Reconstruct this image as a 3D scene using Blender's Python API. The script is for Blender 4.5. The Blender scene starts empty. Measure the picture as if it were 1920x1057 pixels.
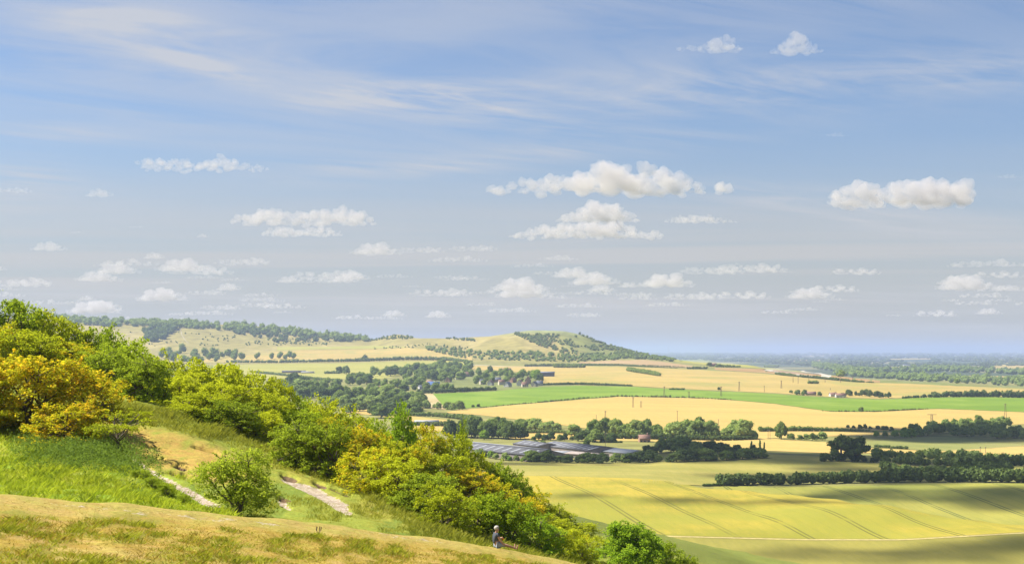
import bpy, math, random
import numpy as np
from mathutils import noise as mnoise, Vector

rng = np.random.default_rng(7)
random.seed(7)
S = bpy.context.scene
COL = S.collection
F, CX, YE = 2638.0, 960.0, 657.0          # focal length in photo pixels, centre column, eye-level row
SUN_EL, SUN_AZ = math.radians(53), math.radians(-78)
SUN = np.array([math.sin(SUN_AZ) * math.cos(SUN_EL), math.cos(SUN_AZ) * math.cos(SUN_EL), math.sin(SUN_EL)])

# ------------------------------------------------------------------ numeric helpers
def sstep(a, b, x):
    t = np.clip((np.asarray(x, float) - a) / (b - a), 0, 1)
    return t * t * (3 - 2 * t)

def pchip(x, y, xq):
    """monotone cubic through (x, y); y may be 2-D with x along axis 0"""
    x = np.asarray(x, float); y = np.asarray(y, float)
    one = y.ndim == 1
    if one: y = y[:, None]
    h = np.diff(x)[:, None]; dl = np.diff(y, axis=0) / h
    m = np.zeros_like(y)
    w1 = 2 * h[1:] + h[:-1]; w2 = h[1:] + 2 * h[:-1]
    with np.errstate(divide='ignore', invalid='ignore'):
        mm = (w1 + w2) / (w1 / dl[:-1] + w2 / dl[1:])
    m[1:-1] = np.where(dl[:-1] * dl[1:] > 0, mm, 0)
    m[0] = dl[0]; m[-1] = dl[-1]
    xq = np.clip(np.asarray(xq, float), x[0], x[-1])
    i = np.clip(np.searchsorted(x, xq) - 1, 0, len(x) - 2)
    t = ((xq - x[i]) / h[i, 0])[:, None]
    H = h[i]
    r = ((2*t**3 - 3*t**2 + 1) * y[i] + (t**3 - 2*t**2 + t) * H * m[i] + (-2*t**3 + 3*t**2) * y[i+1] + (t**3 - t**2) * H * m[i+1])
    return r[:, 0] if one else r

def _hash(i, j, s):
    n = (i.astype(np.int64) * 374761393 + j.astype(np.int64) * 668265263 + s * 1442695041) & 0x7fffffff
    n = ((n ^ (n >> 13)) * 1274126177) & 0x7fffffff
    return ((n ^ (n >> 16)) & 0xffff) / 65535.0

def vnoise(x, y, s=0):
    x = np.asarray(x, float); y = np.asarray(y, float)
    i = np.floor(x); j = np.floor(y); u = x - i; v = y - j
    u = u*u*(3-2*u); v = v*v*(3-2*v)
    a = _hash(i, j, s); b = _hash(i+1, j, s); c = _hash(i, j+1, s); d = _hash(i+1, j+1, s)
    return (a*(1-u)+b*u)*(1-v) + (c*(1-u)+d*u)*v

def fbm(x, y, s=0, o=4):
    r = 0; a = .5; t = 0
    for k in range(o):
        r = r + a * vnoise(x * 2**k, y * 2**k, s + k); t += a; a *= .5
    return r / t

# ------------------------------------------------------------------ terrain
def zr(row, d): return -(row - YE) * d / F

HEAD = [(130, None, -64.), (432, None, -65.)]
def C(*kn): return HEAD + [(d, r, None) if abs(r) > 300 else (d, None, r) for d, r in kn]
NEARA = [(495, 1006), (560, 958), (640, 915), (700, 893), (780, 878), (860, 866), (1000, 835), (1150, 812), (1500, 772), (1700, 752), (1900, 735)]
BACK = lambda d, z: [(d*1.1, z - 6), (d * 1.45, -62.), (d*2.2, -80.), (60000, -84.)]
def hill(*kn):
    d, r = kn[-1]
    return list(kn) + BACK(d, zr(r, d))
COLS = {
 -6000: C(*NEARA, *hill((2300, 724), (2900, 700), (3500, 682), (4200, 630), (4800, 585))),
 -600: C(*NEARA, *hill((2300, 724), (2900, 700), (3500, 682), (4200, 632), (4800, 588))),
 0:    C(*NEARA, *hill((2300, 724), (2900, 700), (3500, 682), (3900, 660), (4300, 627), (4800, 597))),
 115:  C(*NEARA, *hill((2300, 724), (2900, 700), (3500, 682), (3900, 660), (4300, 626), (4800, 598))),
 300:  C(*NEARA, *hill((2300, 723), (2900, 700), (3500, 679), (3900, 661), (4300, 628), (4800, 604))),
 480:  C(*NEARA, *hill((2300, 722), (2900, 699), (3500, 678), (3900, 660), (4300, 634), (4800, 611))),
 600:  C(*NEARA, *hill((2300, 720), (2900, 699), (3500, 677), (3900, 658), (4300, 642), (4800, 626))),
 690:  C(*NEARA, *hill((2300, 719), (2900, 698), (3500, 676), (3900, 657), (4300, 645), (4650, 637))),
 745:  C(*NEARA, *hill((2300, 718), (2900, 697), (3500, 675), (3800, 660), (4100, 643), (4400, 626))),
 790:  C(*NEARA, *hill((2300, 717), (2900, 697), (3500, 675), (3700, 662), (4000, 643), (4250, 633))),
 870:  C(*NEARA, *hill((2300, 715), (2900, 696), (3400, 678), (3600, 665), (3850, 646), (4100, 632))),
 930:  C(*NEARA, *hill((2300, 714), (2850, 697), (3350, 680), (3550, 662), (3750, 640), (3950, 628))),
 1000: C(*NEARA, *hill((2250, 714), (2800, 697), (3300, 682), (3500, 662), (3700, 636), (3900, 619))),
 1050: C(*NEARA, *hill((2250, 714), (2800, 697), (3300, 682), (3500, 662), (3700, 638), (3900, 619.5))),
 1090: C(*NEARA, *hill((2250, 714), (2800, 696), (3300, 681), (3500, 665), (3700, 644), (3880, 627))),
 1130: C(*NEARA, *hill((2250, 714), (2800, 695), (3300, 679), (3500, 668), (3700, 655), (3850, 642))),
 1200: C(*NEARA, *hill((2200, 716), (2700, 697), (3200, 680), (3500, 669), (3800, 662))),
 1260: C((490, 1008), (560, 959), (640, 917), (690, 900), (760, 882), (860, 862), (1000, 836), (1150, 814), (1500, 773), (1700, 754), (1900, 738), (2200, 717), (2700, 697), (3200, 681), (3600, 673), (4000, -42.), (5000, -74.), (8000, -80.), (60000, -84.)),
 1400: C((490, 1010), (560, 960), (640, 921), (668, 926), (700, 909), (800, 878), (860, 860), (1000, 836), (1150, 815), (1500, 775), (1700, 757), (1900, 742), (2200, 722), (2700, 700), (3200, 684), (3600, -50.), (4500, -77.), (8000, -80.), (60000, -84.)),
 1480: C((490, 1011), (555, 956), (620, 928), (655, 935), (700, 909), (800, 879), (860, 861), (1000, 838), (1150, 816), (1500, 777), (1700, 758), (1900, 744), (2200, 724), (2700, 701), (3100, -54.), (4100, -78.), (8000, -80.), (60000, -84.)),
 1560: C((490, 1012), (555, 952), (600, 936), (635, 942), (700, 909), (800, 880), (860, 862), (1000, 840), (1150, 818), (1500, 779), (1700, 760), (1900, 747), (2200, 727), (2700, 703), (3000, -58.), (3800, -79.), (8000, -80.), (60000, -84.)),
 1650: C((490, 1012), (560, 948), (600, 958), (700, 908), (800, 880), (860, 866), (1000, 845), (1150, 820), (1500, 782), (1700, 763), (1900, 748), (2200, 727), (2500, 713), (2800, -64.), (3500, -79.), (8000, -80.), (60000, -84.)),
 1740: C((487, 1009), (548, 965), (590, 974), (700, 906.5), (800, 880), (860, 867), (1000, 847), (1150, 824), (1300, 803), (1500, 784), (1700, 764), (1900, 749), (2200, 728), (2480, 717), (2750, -65.), (3400, -79.), (8000, -80.), (60000, -84.)),
 1830: C((484, 1006), (533, 977), (575, 987), (695, 905.5), (800, 880), (860, 868), (1000, 849), (1150, 826), (1270, 805), (1500, 786), (1700, 766), (1900, 750), (2200, 729), (2480, 721), (2700, -66.), (3300, -79.), (8000, -80.), (60000, -84.)),
 1920: C((480, 1003), (520, 985), (560, 996), (690, 905), (800, 880), (860, 870), (1000, 852), (1150, 828), (1250, 806), (1350, 799), (1500, 788), (1700, 768), (1900, 752), (2200, 730), (2500, -67.), (3200, -79.), (8000, -80.), (60000, -84.)),
 2700: C((470, 1005), (520, 985), (560, 996), (690, 905), (800, 882), (860, 872), (1000, 852), (1150, 828), (1250, 806), (1350, 799), (1500, 788), (1700, 768), (1900, 756), (2200, 738), (2500, -71.), (3200, -79.), (8000, -80.), (60000, -84.)),
 9000: C((470, 1005), (520, 985), (560, 996), (690, 905), (800, 882), (860, 872), (1000, 852), (1150, 828), (1250, 806), (1350, 799), (1500, 788), (1700, 768), (1900, 756), (2200, 740), (2500, -73.), (3200, -79.), (8000, -80.), (60000, -84.)),
}
LD = np.linspace(math.log(130), math.log(60000), 900)
_cpx = sorted(COLS)
_tab = np.array([pchip([math.log(k[0]) for k in COLS[p]], [k[2] if k[1] is None else zr(k[1], k[0]) for k in COLS[p]], LD) for p in _cpx])
PXG = np.concatenate([np.linspace(-6000, -700, 60)[:-1], np.arange(-700, 2701, 5.), np.linspace(2700, 9000, 60)[1:]])
TAB = pchip(_cpx, _tab, PXG)              # [px, logd]

def far_z(px, d):
    px = np.clip(px, PXG[0], PXG[-1] - 1e-6); l = np.clip(np.log(np.maximum(d, 1.)), LD[0], LD[-1] - 1e-9)
    i = np.clip(np.searchsorted(PXG, px, side='right') - 1, 0, len(PXG) - 2); u = (px - PXG[i]) / (PXG[i+1] - PXG[i])
    jf = (l - LD[0]) / (LD[1] - LD[0]); j = np.clip(jf.astype(int), 0, len(LD) - 2); v = jf - j
    z = (TAB[i, j]*(1-u) + TAB[i+1, j]*u)*(1-v) + (TAB[i, j+1]*(1-u) + TAB[i+1, j+1]*u)*v
    x = (px - CX) / F * d
    env = sstep(3450, 3700, d) * (1 - sstep(4600, 5200, d)) * (px < 1300)
    z = z + env * 9 * (fbm(x / 260, d / 420, 5, 3) - .5)
    z = z + sstep(420, 800, d) * (1 - sstep(2300, 3000, d)) * 1.2 * (fbm(x / 180, d / 180, 9, 2) - .5)
    return z

LIP = np.array([(-6000, 700, 30), (-900, 850, 32), (-300, 905, 37), (0, 932, 40), (133, 943, 42), (233, 947, 44), (293, 955, 45), (433, 967, 47), (480, 972, 48),
                (579, 983, 50), (640, 988, 51), (701, 997, 53), (835, 1013, 56), (918, 1025, 58), (973, 1035, 59), (1032, 1047, 60), (1072, 1055, 61),
                (1150, 1068, 61), (1500, 1120, 58), (1920, 1180, 54), (9000, 1500, 40)], float)
PC = [(-600, 900, 56), (-600, 700, 80), (-200, 900, 56), (-200, 800, 72), (0, 925, 56), (0, 880, 64), (0, 850, 70), (0, 815, 76), (100, 925, 56), (100, 840, 72), (250, 938, 56), (250, 850, 72), (250, 795, 82), (260, 748, 90),
      (380, 948, 58), (340, 900, 66), (380, 830, 82), (400, 800, 90), (445, 962, 62), (500, 940, 66), (550, 905, 74), (580, 862, 90), (640, 978, 63), (640, 950, 68),
      (700, 922, 82), (830, 1010, 65), (850, 987, 77), (950, 1034, 70), (960, 1024, 80), (1060, 1062, 72), (1180, 1083, 95), (1300, 1090, 110)]
_pp = [((p - CX) / F * d, d, zr(r, d)) for p, r, d in PC]
for d in (125, 145):
    for x in (-90, -65, -45, -25, -5, 15, 40, 70):
        _pp.append((x, d, -11.3 - .28 * x - .1 * (d - 90)))
for d in (60, 90): _pp.append((45, d, -24.5 - .02 * d))
_pp = np.array(_pp)
def _tpsU(r2): return np.where(r2 > 1e-9, r2 * np.log(np.maximum(r2, 1e-9)) * .5, 0)
_n = len(_pp)
_r2 = ((_pp[:, None, :2] - _pp[None, :, :2])**2).sum(-1)
_A = np.zeros((_n+3, _n+3)); _A[:_n, :_n] = _tpsU(_r2) + np.eye(_n) * 30
_A[:_n, _n] = 1; _A[:_n, _n+1:] = _pp[:, :2]; _A[_n, :_n] = 1; _A[_n+1:, :_n] = _pp[:, :2].T
_w = np.linalg.solve(_A, np.concatenate([_pp[:, 2], [0, 0, 0]]))
def tps(x, d):
    sh = np.shape(x); x = np.ravel(x); d = np.ravel(d); out = np.empty(len(x))
    for a in range(0, len(x), 60000):
        X = x[a:a+60000]; D = d[a:a+60000]
        r2 = (X[:, None]-_pp[None, :, 0])**2 + (D[:, None]-_pp[None, :, 1])**2
        out[a:a+60000] = _tpsU(r2) @ _w[:_n] + _w[_n] + _w[_n+1]*X + _w[_n+2]*D
    return out.reshape(sh)

# soil scrapes whose dark brown also paints overhang shade, and chalk patches: (px, row, half width, half height, tilt) and polylines
SOIL_SHADE = [(542, 893, 16.2, 6.1, .25), (602, 908, 16.2, 5.4, .3), (628, 916, 15.0, 4.1, .45), (648, 925, 13.8, 4.1, .35), (533, 932, 16.2, 5.4, .35), (338, 874, 16.2, 5.4, .3), (330, 888, 11.2, 4.1, .25), (347, 890, 10.0, 4.1, .3),
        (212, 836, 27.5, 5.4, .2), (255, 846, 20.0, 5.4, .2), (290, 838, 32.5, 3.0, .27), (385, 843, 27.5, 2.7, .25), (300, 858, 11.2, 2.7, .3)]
CHALK = [[(232, 846, 2.0), (262, 866, 3.4), (300, 892, 4.1), (340, 912, 5.4), (380, 936, 6.8), (410, 950, 5.4)],
         [(533, 900, 2.7), (560, 908, 6.1), (590, 920, 7.5), (615, 932, 8.2), (640, 945, 6.8), (655, 962, 4.1)],
         [(523, 936, 3.4), (534, 944, 4.8), (543, 953, 2.7)],
         [(600, 930, 3.4), (640, 955, 4.1)]]
TRACK = [(95, 944, 2), (140, 949, 3.2), (200, 953, 3.4), (260, 961, 3.4), (330, 966, 3.2), (430, 975, 3.5), (520, 983, 2)]
LIPBARE = [(690, 998, 3), (720, 1002, 4), (760, 1007, 3), (800, 1012, 3.5), (830, 1015, 2)]
def seg_mask(px, row, poly):
    m = np.zeros_like(px)
    for (x0, y0, w0), (x1, y1, w1) in zip(poly[:-1], poly[1:]):
        dx, dy = x1-x0, y1-y0
        t = np.clip(((px-x0)*dx + (row-y0)*dy) / (dx*dx+dy*dy), 0, 1)
        w = w0 + (w1-w0)*t
        r = np.hypot((px-x0-t*dx) * .55, row-y0-t*dy) / w
        m = np.maximum(m, 1 - sstep(.7, 1.25, r))
    return m
def ell_mask(px, row, e):
    x, y, a, b, t = e
    u = (px-x)*math.cos(t) + (row-y)*math.sin(t); v = -(px-x)*math.sin(t) + (row-y)*math.cos(t)
    return 1 - sstep(.6, 1.2, np.hypot(u/a, v/b))

def near_z(x, d, detail=True):
    px = CX + F * x / np.maximum(d, .5)
    lr = np.interp(px, LIP[:, 0], LIP[:, 1]); ld = np.interp(px, LIP[:, 0], LIP[:, 2])
    zl = -(lr - YE) * ld / F
    s = (zl + 4.2) / ld
    zn = np.where(d < ld, -1.65 - 2.55 * sstep(1, 13, d) + s * d, zl + s * (d - ld) - .022 * (d - ld)**2)
    dd = np.minimum(d, 150.)
    zp = tps(np.where(d > 150, x * 150. / np.maximum(d, 1), x), dd)
    w = sstep(ld + .5, ld + 9, d)
    z = zn * (1 - w) + zp * w
    if detail:
        z = z + (fbm(x / 1.6, d / 1.6, 21, 3) - .5) * (.17 * sstep(12, 25, d)) * (1 + .7*w)
        z = z + (fbm(x / 6, d / 6, 27, 3) - .5) * .5 * w
        sl = (fbm(x / 7 + 3, (z - .1 * d) / .55, 31, 2) - .5) * .22 * w      # small sheep terraces along the slope
        z = z + sl
    return z

def H(x, d):
    x = np.asarray(x, float); d = np.asarray(d, float)
    x, d = np.broadcast_arrays(x, d)
    px = CX + F * x / np.maximum(d, .5)
    zf = far_z(px, np.maximum(d, 130.))
    out = np.array(zf, float)
    m = d < 400
    if m.any():
        zn = near_z(x[m], d[m]); t = sstep(150, 385, d[m])
        out[m] = zn * (1 - t) + zf[m] * t
    return out

def h1(x, d): return float(H(np.array([x]), np.array([d]))[0])
DM = np.exp(np.linspace(math.log(400), math.log(58000), 5200))
def cast(px, row):
    """distance at which the sight line of a photo pixel meets the ground beyond the near slope"""
    px = np.atleast_1d(np.asarray(px, float)); row = np.atleast_1d(np.asarray(row, float)); out = np.empty(len(px))
    for k, (p, r) in enumerate(zip(px, row)):
        z = far_z(np.full(len(DM), p), DM); ray = -(r - YE) / F * DM
        hit = np.nonzero(z >= ray)[0]
        if len(hit) == 0: out[k] = DM[-1]
        else:
            i = hit[0]
            if i == 0: out[k] = DM[0]
            else:
                a = (ray - z)[i-1]; b = (ray - z)[i]
                out[k] = DM[i-1] + (DM[i]-DM[i-1]) * a / max(a - b, 1e-9)
    return out
def at(px, row):
    d = float(cast(px, row)[0]); x = (px - CX) / F * d
    return x, d, h1(x, d)

# ------------------------------------------------------------------ mesh helpers
def arr_mesh(name, V, faces, mat, parent=None, smooth=False, attrs=None, midx=None):
    """faces: list of integer arrays, one per polygon size"""
    me = bpy.data.meshes.new(name)
    V = np.asarray(V, np.float32)
    me.vertices.add(len(V)); me.vertices.foreach_set('co', V.ravel())
    tot = np.concatenate([np.full(len(f), f.shape[1]) for f in faces]).astype(np.int32)
    loops = np.concatenate([f.ravel() for f in faces]).astype(np.int32)
    me.loops.add(len(loops)); me.loops.foreach_set('vertex_index', loops)
    me.polygons.add(len(tot))
    st = np.concatenate([[0], np.cumsum(tot)[:-1]]).astype(np.int32)
    me.polygons.foreach_set('loop_start', st)
    if smooth: me.polygons.foreach_set('use_smooth', np.ones(len(tot), bool))
    for m in (mat if isinstance(mat, (list, tuple)) else [mat]): me.materials.append(m)
    if midx is not None: me.polygons.foreach_set('material_index', np.asarray(midx, np.int32))
    for an, (dom, typ, val) in (attrs or {}).items():
        a = me.attributes.new(an, typ, dom)
        a.data.foreach_set('color' if 'COLOR' in typ else 'value', np.asarray(val, np.float32).ravel())
    me.update(calc_edges=True); me.validate()
    return me

def link(name, me, parent=None, loc=None):
    o = bpy.data.objects.new(name, me); COL.objects.link(o)
    if parent is not None: o.parent = parent
    if loc is not None: o.location = loc
    return o

def tag(o, label=None, cat=None, group=None, kind=None):
    if label: o['label'] = label
    if cat: o['category'] = cat
    if group: o['group'] = group
    if kind: o['kind'] = kind
    return o

def quads(C_, size, rg, out=None, bias=.6, aspect=1.0, up=0.):
    """leaf-like quads at centres C_ turned at random, leaning towards the directions OUT"""
    n = len(C_)
    N = rg.normal(size=(n, 3)); N /= np.linalg.norm(N, axis=1)[:, None]
    if out is not None: N = N + bias * out
    N[:, 2] += up
    N /= np.linalg.norm(N, axis=1)[:, None] + 1e-9
    A = np.cross(N, rg.normal(size=(n, 3))); A /= np.linalg.norm(A, axis=1)[:, None] + 1e-9
    B = np.cross(N, A)
    s = (np.asarray(size) * np.ones(n))[:, None]
    A = A * s * aspect; B = B * s
    V = np.stack([C_ - A*.5, C_ - B*.5 + A*.12, C_ + A*.5, C_ + B*.5 - A*.1], 1).reshape(-1, 3)   # kite-shaped leaf spray
    return V, np.arange(4*n).reshape(n, 4)

def ico(sub=1):
    t = (1 + 5**.5) / 2
    v = [(-1,t,0),(1,t,0),(-1,-t,0),(1,-t,0),(0,-1,t),(0,1,t),(0,-1,-t),(0,1,-t),(t,0,-1),(t,0,1),(-t,0,-1),(-t,0,1)]
    f = [(0,11,5),(0,5,1),(0,1,7),(0,7,10),(0,10,11),(1,5,9),(5,11,4),(11,10,2),(10,7,6),(7,1,8),(3,9,4),(3,4,2),(3,2,6),(3,6,8),(3,8,9),(4,9,5),(2,4,11),(6,2,10),(8,6,7),(9,8,1)]
    v = [np.array(p)/np.linalg.norm(p) for p in v]
    for _ in range(sub):
        mid = {}; nf = []
        def m(a, b):
            k = (min(a, b), max(a, b))
            if k not in mid:
                p = v[a]+v[b]; v.append(p/np.linalg.norm(p)); mid[k] = len(v)-1
            return mid[k]
        for a, b, c in f:
            x, y, z = m(a, b), m(b, c), m(c, a); nf += [(a,x,z),(b,y,x),(c,z,y),(x,y,z)]
        f = nf
    return np.array(v), np.array(f)
ICO1, ICO1F = ico(1)
ICO2, ICO2F = ico(2)

class MB:
    """collects pieces of one part"""
    def __init__(s): s.V = []; s.Fq = {}; s.n = 0; s.mi = {}
    def add(s, V, Fc, mi=0):
        V = np.asarray(V, float); Fc = np.asarray(Fc, int); k = Fc.shape[1]
        s.V.append(V); s.Fq.setdefault(k, []).append(Fc + s.n); s.mi.setdefault(k, []).append(np.full(len(Fc), mi)); s.n += len(V); return s
    def box(s, c, h, R=None, mi=0):
        V = np.array([(i, j, k) for i in (-1, 1) for j in (-1, 1) for k in (-1, 1)], float) * np.array(h)
        if R is not None: V = V @ np.array(R).T
        return s.add(V + np.array(c), [(0,1,3,2),(4,6,7,5),(0,4,5,1),(2,3,7,6),(0,2,6,4),(1,5,7,3)], mi)
    def tube(s, P, r, n=6, mi=0, cap=True):
        P = np.asarray(P, float); r = np.asarray(r, float) * np.ones(len(P))
        T = np.gradient(P, axis=0); T /= np.linalg.norm(T, axis=1)[:, None] + 1e-9
        ref = np.array([.31, .87, .39]); A = np.cross(T, ref); A /= np.linalg.norm(A, axis=1)[:, None] + 1e-9; B = np.cross(T, A)
        a = np.linspace(0, 2*np.pi, n, endpoint=False)
        V = (P[:, None] + r[:, None, None] * (np.cos(a)[None, :, None]*A[:, None] + np.sin(a)[None, :, None]*B[:, None])).reshape(-1, 3)
        Fc = [(i*n+j, i*n+(j+1) % n, (i+1)*n+(j+1) % n, (i+1)*n+j) for i in range(len(P)-1) for j in range(n)]
        s.add(V, Fc, mi)
        if cap:
            s.add(V[-n:], [tuple(range(n))], mi); s.add(V[:n], [tuple(range(n))[::-1]], mi)
        return s
    def blob(s, c, r, f=ICO1, ff=ICO1F, mi=0, rough=0., rg=rng):
        V = f * (1 + rough * rg.normal(size=(len(f), 1))) * np.asarray(r) + np.asarray(c)
        return s.add(V, ff, mi)
    def mesh(s, name, mat, smooth=False, attrs=None):
        ks = sorted(s.Fq); fs = [np.concatenate(s.Fq[k]) for k in ks]; mi = np.concatenate([np.concatenate(s.mi[k]) for k in ks])
        return arr_mesh(name, np.concatenate(s.V), fs, mat, smooth=smooth, midx=mi, attrs=attrs)

# ------------------------------------------------------------------ materials
def new_mat(name):
    m = bpy.data.materials.new(name); m.use_nodes = True
    nt = m.node_tree; nt.nodes.clear(); return m, nt
class NT:
    def __init__(s, nt): s.nt = nt
    def n(s, typ, **kw):
        nd = s.nt.nodes.new(typ)
        for k, v in kw.items():
            if k.startswith('i_'):
                key = k[2:]; key = int(key) if key.isdigit() else key.replace('_', ' ')
                if hasattr(v, 'node'): s.nt.links.new(v, nd.inputs[key])
                else: nd.inputs[key].default_value = v
            else: setattr(nd, k, v)
        return nd
    def math(s, op, a, b=0., c=None, clamp=False):
        nd = s.nt.nodes.new('ShaderNodeMath'); nd.operation = op; nd.use_clamp = clamp
        for i, v in enumerate((a, b) if c is None else (a, b, c)):
            if hasattr(v, 'node'): s.nt.links.new(v, nd.inputs[i])
            else: nd.inputs[i].default_value = v
        return nd.outputs[0]
    def mix(s, f, a, b, blend='MIX'):
        nd = s.nt.nodes.new('ShaderNodeMix'); nd.data_type = 'RGBA'; nd.blend_type = blend
        for i, v in ((0, f), (6, a), (7, b)):
            if hasattr(v, 'node'): s.nt.links.new(v, nd.inputs[i])
            else: nd.inputs[i].default_value = v if i == 0 or len(v) == 4 else (*v, 1)
        return nd.outputs[2]
    def noise(s, vec, scale, detail=3, rough=.55, dist=0.):
        nd = s.n('ShaderNodeTexNoise', i_Scale=scale, i_Detail=detail, i_Roughness=rough, i_Distortion=dist)
        if vec is not None: s.nt.links.new(vec, nd.inputs['Vector'])
        return nd.outputs['Fac']
    def ramp(s, f, a, b):
        nd = s.n('ShaderNodeMapRange', interpolation_type='SMOOTHSTEP', i_1=a, i_2=b); s.nt.links.new(f, nd.inputs[0]); return nd.outputs[0]
    def mapping(s, vec, scale=(1, 1, 1), rot=(0, 0, 0), loc=(0, 0, 0)):
        nd = s.n('ShaderNodeMapping'); nd.inputs['Scale'].default_value = scale; nd.inputs['Rotation'].default_value = rot; nd.inputs['Location'].default_value = loc
        s.nt.links.new(vec, nd.inputs['Vector']); return nd.outputs[0]

def leaf_mat(name, cols, trans=.52, nscale=1.2, orange=None, osc=.55, olim=(.45, .6), spec=.15):
    """two-tone leaf colour varied per leaf, per clump and per plant; ORANGE adds berry-coloured sprays"""
    m, nt = new_mat(name); b = NT(nt)
    at_ = b.n('ShaderNodeAttribute', attribute_name='v').outputs['Fac']
    oi = b.n('ShaderNodeObjectInfo'); geo = b.n('ShaderNodeNewGeometry').outputs['Position']
    nz = b.noise(geo, nscale, 2)
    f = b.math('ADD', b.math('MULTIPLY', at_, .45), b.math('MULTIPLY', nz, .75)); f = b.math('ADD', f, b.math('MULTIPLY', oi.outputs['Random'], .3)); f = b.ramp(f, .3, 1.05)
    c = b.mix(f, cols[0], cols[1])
    if orange:
        on = b.noise(geo, osc, 3, .6); c = b.mix(b.math('MULTIPLY', b.ramp(on, *olim), b.ramp(at_, .0, .6)), c, orange)
    d = b.n('ShaderNodeBsdfDiffuse', i_Color=c).outputs[0]
    tc = b.mix(1., c, (1.0, 1.0, .55), 'MULTIPLY')
    t = b.n('ShaderNodeBsdfTranslucent', i_Color=tc).outputs[0]
    mx = b.n('ShaderNodeMixShader', i_0=trans, i_1=d, i_2=t).outputs[0]
    b.n('ShaderNodeOutputMaterial', i_Surface=mx); return m

def plain_mat(name, col, rough=.8, nscale=3., var=.25, col2=None, bump=0., metal=0.):
    m, nt = new_mat(name); b = NT(nt)
    geo = b.n('ShaderNodeNewGeometry').outputs['Position']
    nz = b.noise(geo, nscale, 4, .6)
    c2 = col2 or tuple(x * (1 - var) for x in col)
    c = b.mix(b.ramp(nz, .35, .68), c2, col)
    p = b.n('ShaderNodeBsdfPrincipled', i_Base_Color=c, i_Roughness=rough, i_Metallic=metal); p.inputs['Specular IOR Level'].default_value = .2
    if bump: nt.links.new(b.n('ShaderNodeBump', i_Strength=bump, i_Distance=.1, i_Height=nz).outputs[0], p.inputs['Normal'])
    b.n('ShaderNodeOutputMaterial', i_Surface=p.outputs[0]); return m

def field_mat(name, ca, cb, streak=(0.02, .004), rot=0., fine=.5, tram=None, contrast=1., bumpy=.5, cc=None):
    """crop: broad drifts of colour, fine rows and, where the photograph shows them, tractor lines"""
    m, nt = new_mat(name); b = NT(nt)
    geo = b.n('ShaderNodeNewGeometry').outputs['Position']
    v1 = b.mapping(geo, (streak[0], streak[1], 0), (0, 0, rot))
    n1 = b.noise(v1, 1., 4, .6)
    v2 = b.mapping(geo, (fine, fine * .12, 0), (0, 0, rot))
    n2 = b.noise(v2, 1., 3, .7)
    n3 = b.noise(geo, .9, 4, .7)
    f = b.math('ADD', b.math('MULTIPLY', n1, .62), b.math('ADD', b.math('MULTIPLY', n2, .25), b.math('MULTIPLY', n3, .13)))
    f = b.ramp(f, .5 - .16 / contrast, .5 + .16 / contrast)
    c = b.mix(f, ca, cb)
    if cc: c = b.mix(b.math('MULTIPLY', b.ramp(b.noise(geo, .012, 3), .5, .66), .8), c, cc)
    hgt = n3
    if tram:
        ang, sp, off, dark = tram
        sep = b.n('ShaderNodeSeparateXYZ'); nt.links.new(geo, sep.inputs[0])
        u = b.math('ADD', b.math('MULTIPLY', sep.outputs[0], math.cos(ang)), b.math('MULTIPLY', sep.outputs[1], math.sin(ang)))
        u = b.math('ADD', u, b.math('MULTIPLY', b.math('SUBTRACT', b.noise(geo, .007, 1), .5), 11.))
        w = b.math('MODULO', b.math('ADD', u, off + 26000.), sp)
        l1 = b.math('SUBTRACT', 1., b.ramp(b.math('ABSOLUTE', b.math('SUBTRACT', w, sp*.5 - 1.0)), .22, .6))
        l2 = b.math('SUBTRACT', 1., b.ramp(b.math('ABSOLUTE', b.math('SUBTRACT', w, sp*.5 + 1.0)), .22, .6))
        l = b.math('MULTIPLY', b.math('MAXIMUM', l1, l2), b.ramp(b.noise(geo, .03, 3, .7), .25, .55))
        c = b.mix(b.math('MULTIPLY', l, .95), c, dark)
        w2 = b.math('MODULO', b.math('ADD', u, 26000.), 6.5); l3 = b.ramp(b.math('ABSOLUTE', b.math('SUBTRACT', w2, 3.2)), .6, 0.)
        c = b.mix(b.math('MULTIPLY', b.math('MULTIPLY', l3, n1), .25), c, dark)
    p = b.n('ShaderNodeBsdfPrincipled', i_Base_Color=c, i_Roughness=.95)
    p.inputs['Specular IOR Level'].default_value = .1
    nt.links.new(b.n('ShaderNodeBump', i_Strength=bumpy, i_Distance=.5, i_Height=n3).outputs[0], p.inputs['Normal'])
    b.n('ShaderNodeOutputMaterial', i_Surface=p.outputs[0]); return m
# ------------------------------------------------------------------ ground sheet
pxs = np.concatenate([np.linspace(-6000, -900, 40)[:-1], np.arange(-900, -120, 12.), np.arange(-120, 1240, 4.), np.arange(1240, 2700, 8.), np.linspace(2700, 9000, 40)])
ds = np.concatenate([np.linspace(1.5, 16, 30)[:-1], np.linspace(16, 38, 110)[:-1], np.linspace(38, 96, 300)[:-1], np.linspace(96, 400, 120)[:-1],
                     np.exp(np.linspace(math.log(400), math.log(5500), 420))[:-1], np.exp(np.linspace(math.log(5500), math.log(58000), 60))])
PXM, DM2 = np.meshgrid(pxs, ds, indexing='ij')
XM = (PXM - CX) / F * DM2
ZM = H(XM, DM2)
ROWM = YE - ZM * F / DM2

def lin(*c): return np.array(c, float)
near = DM2 < 150
ld = np.interp(PXM, LIP[:, 0], LIP[:, 2])
inside = 1 - sstep(ld - .5, ld + 3.5, DM2)
col = np.zeros(PXM.shape + (3,)); msk = np.zeros(PXM.shape + (3,))
def blend(c, m):
    global col
    col = col * (1 - m[..., None]) + np.asarray(c) * m[..., None]
# far default
col[:] = (.25, .24, .07)
n_big = fbm(XM / 300, DM2 / 500, 3, 4)
blend((.20, .22, .065), sstep(.45, .6, n_big))
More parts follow.
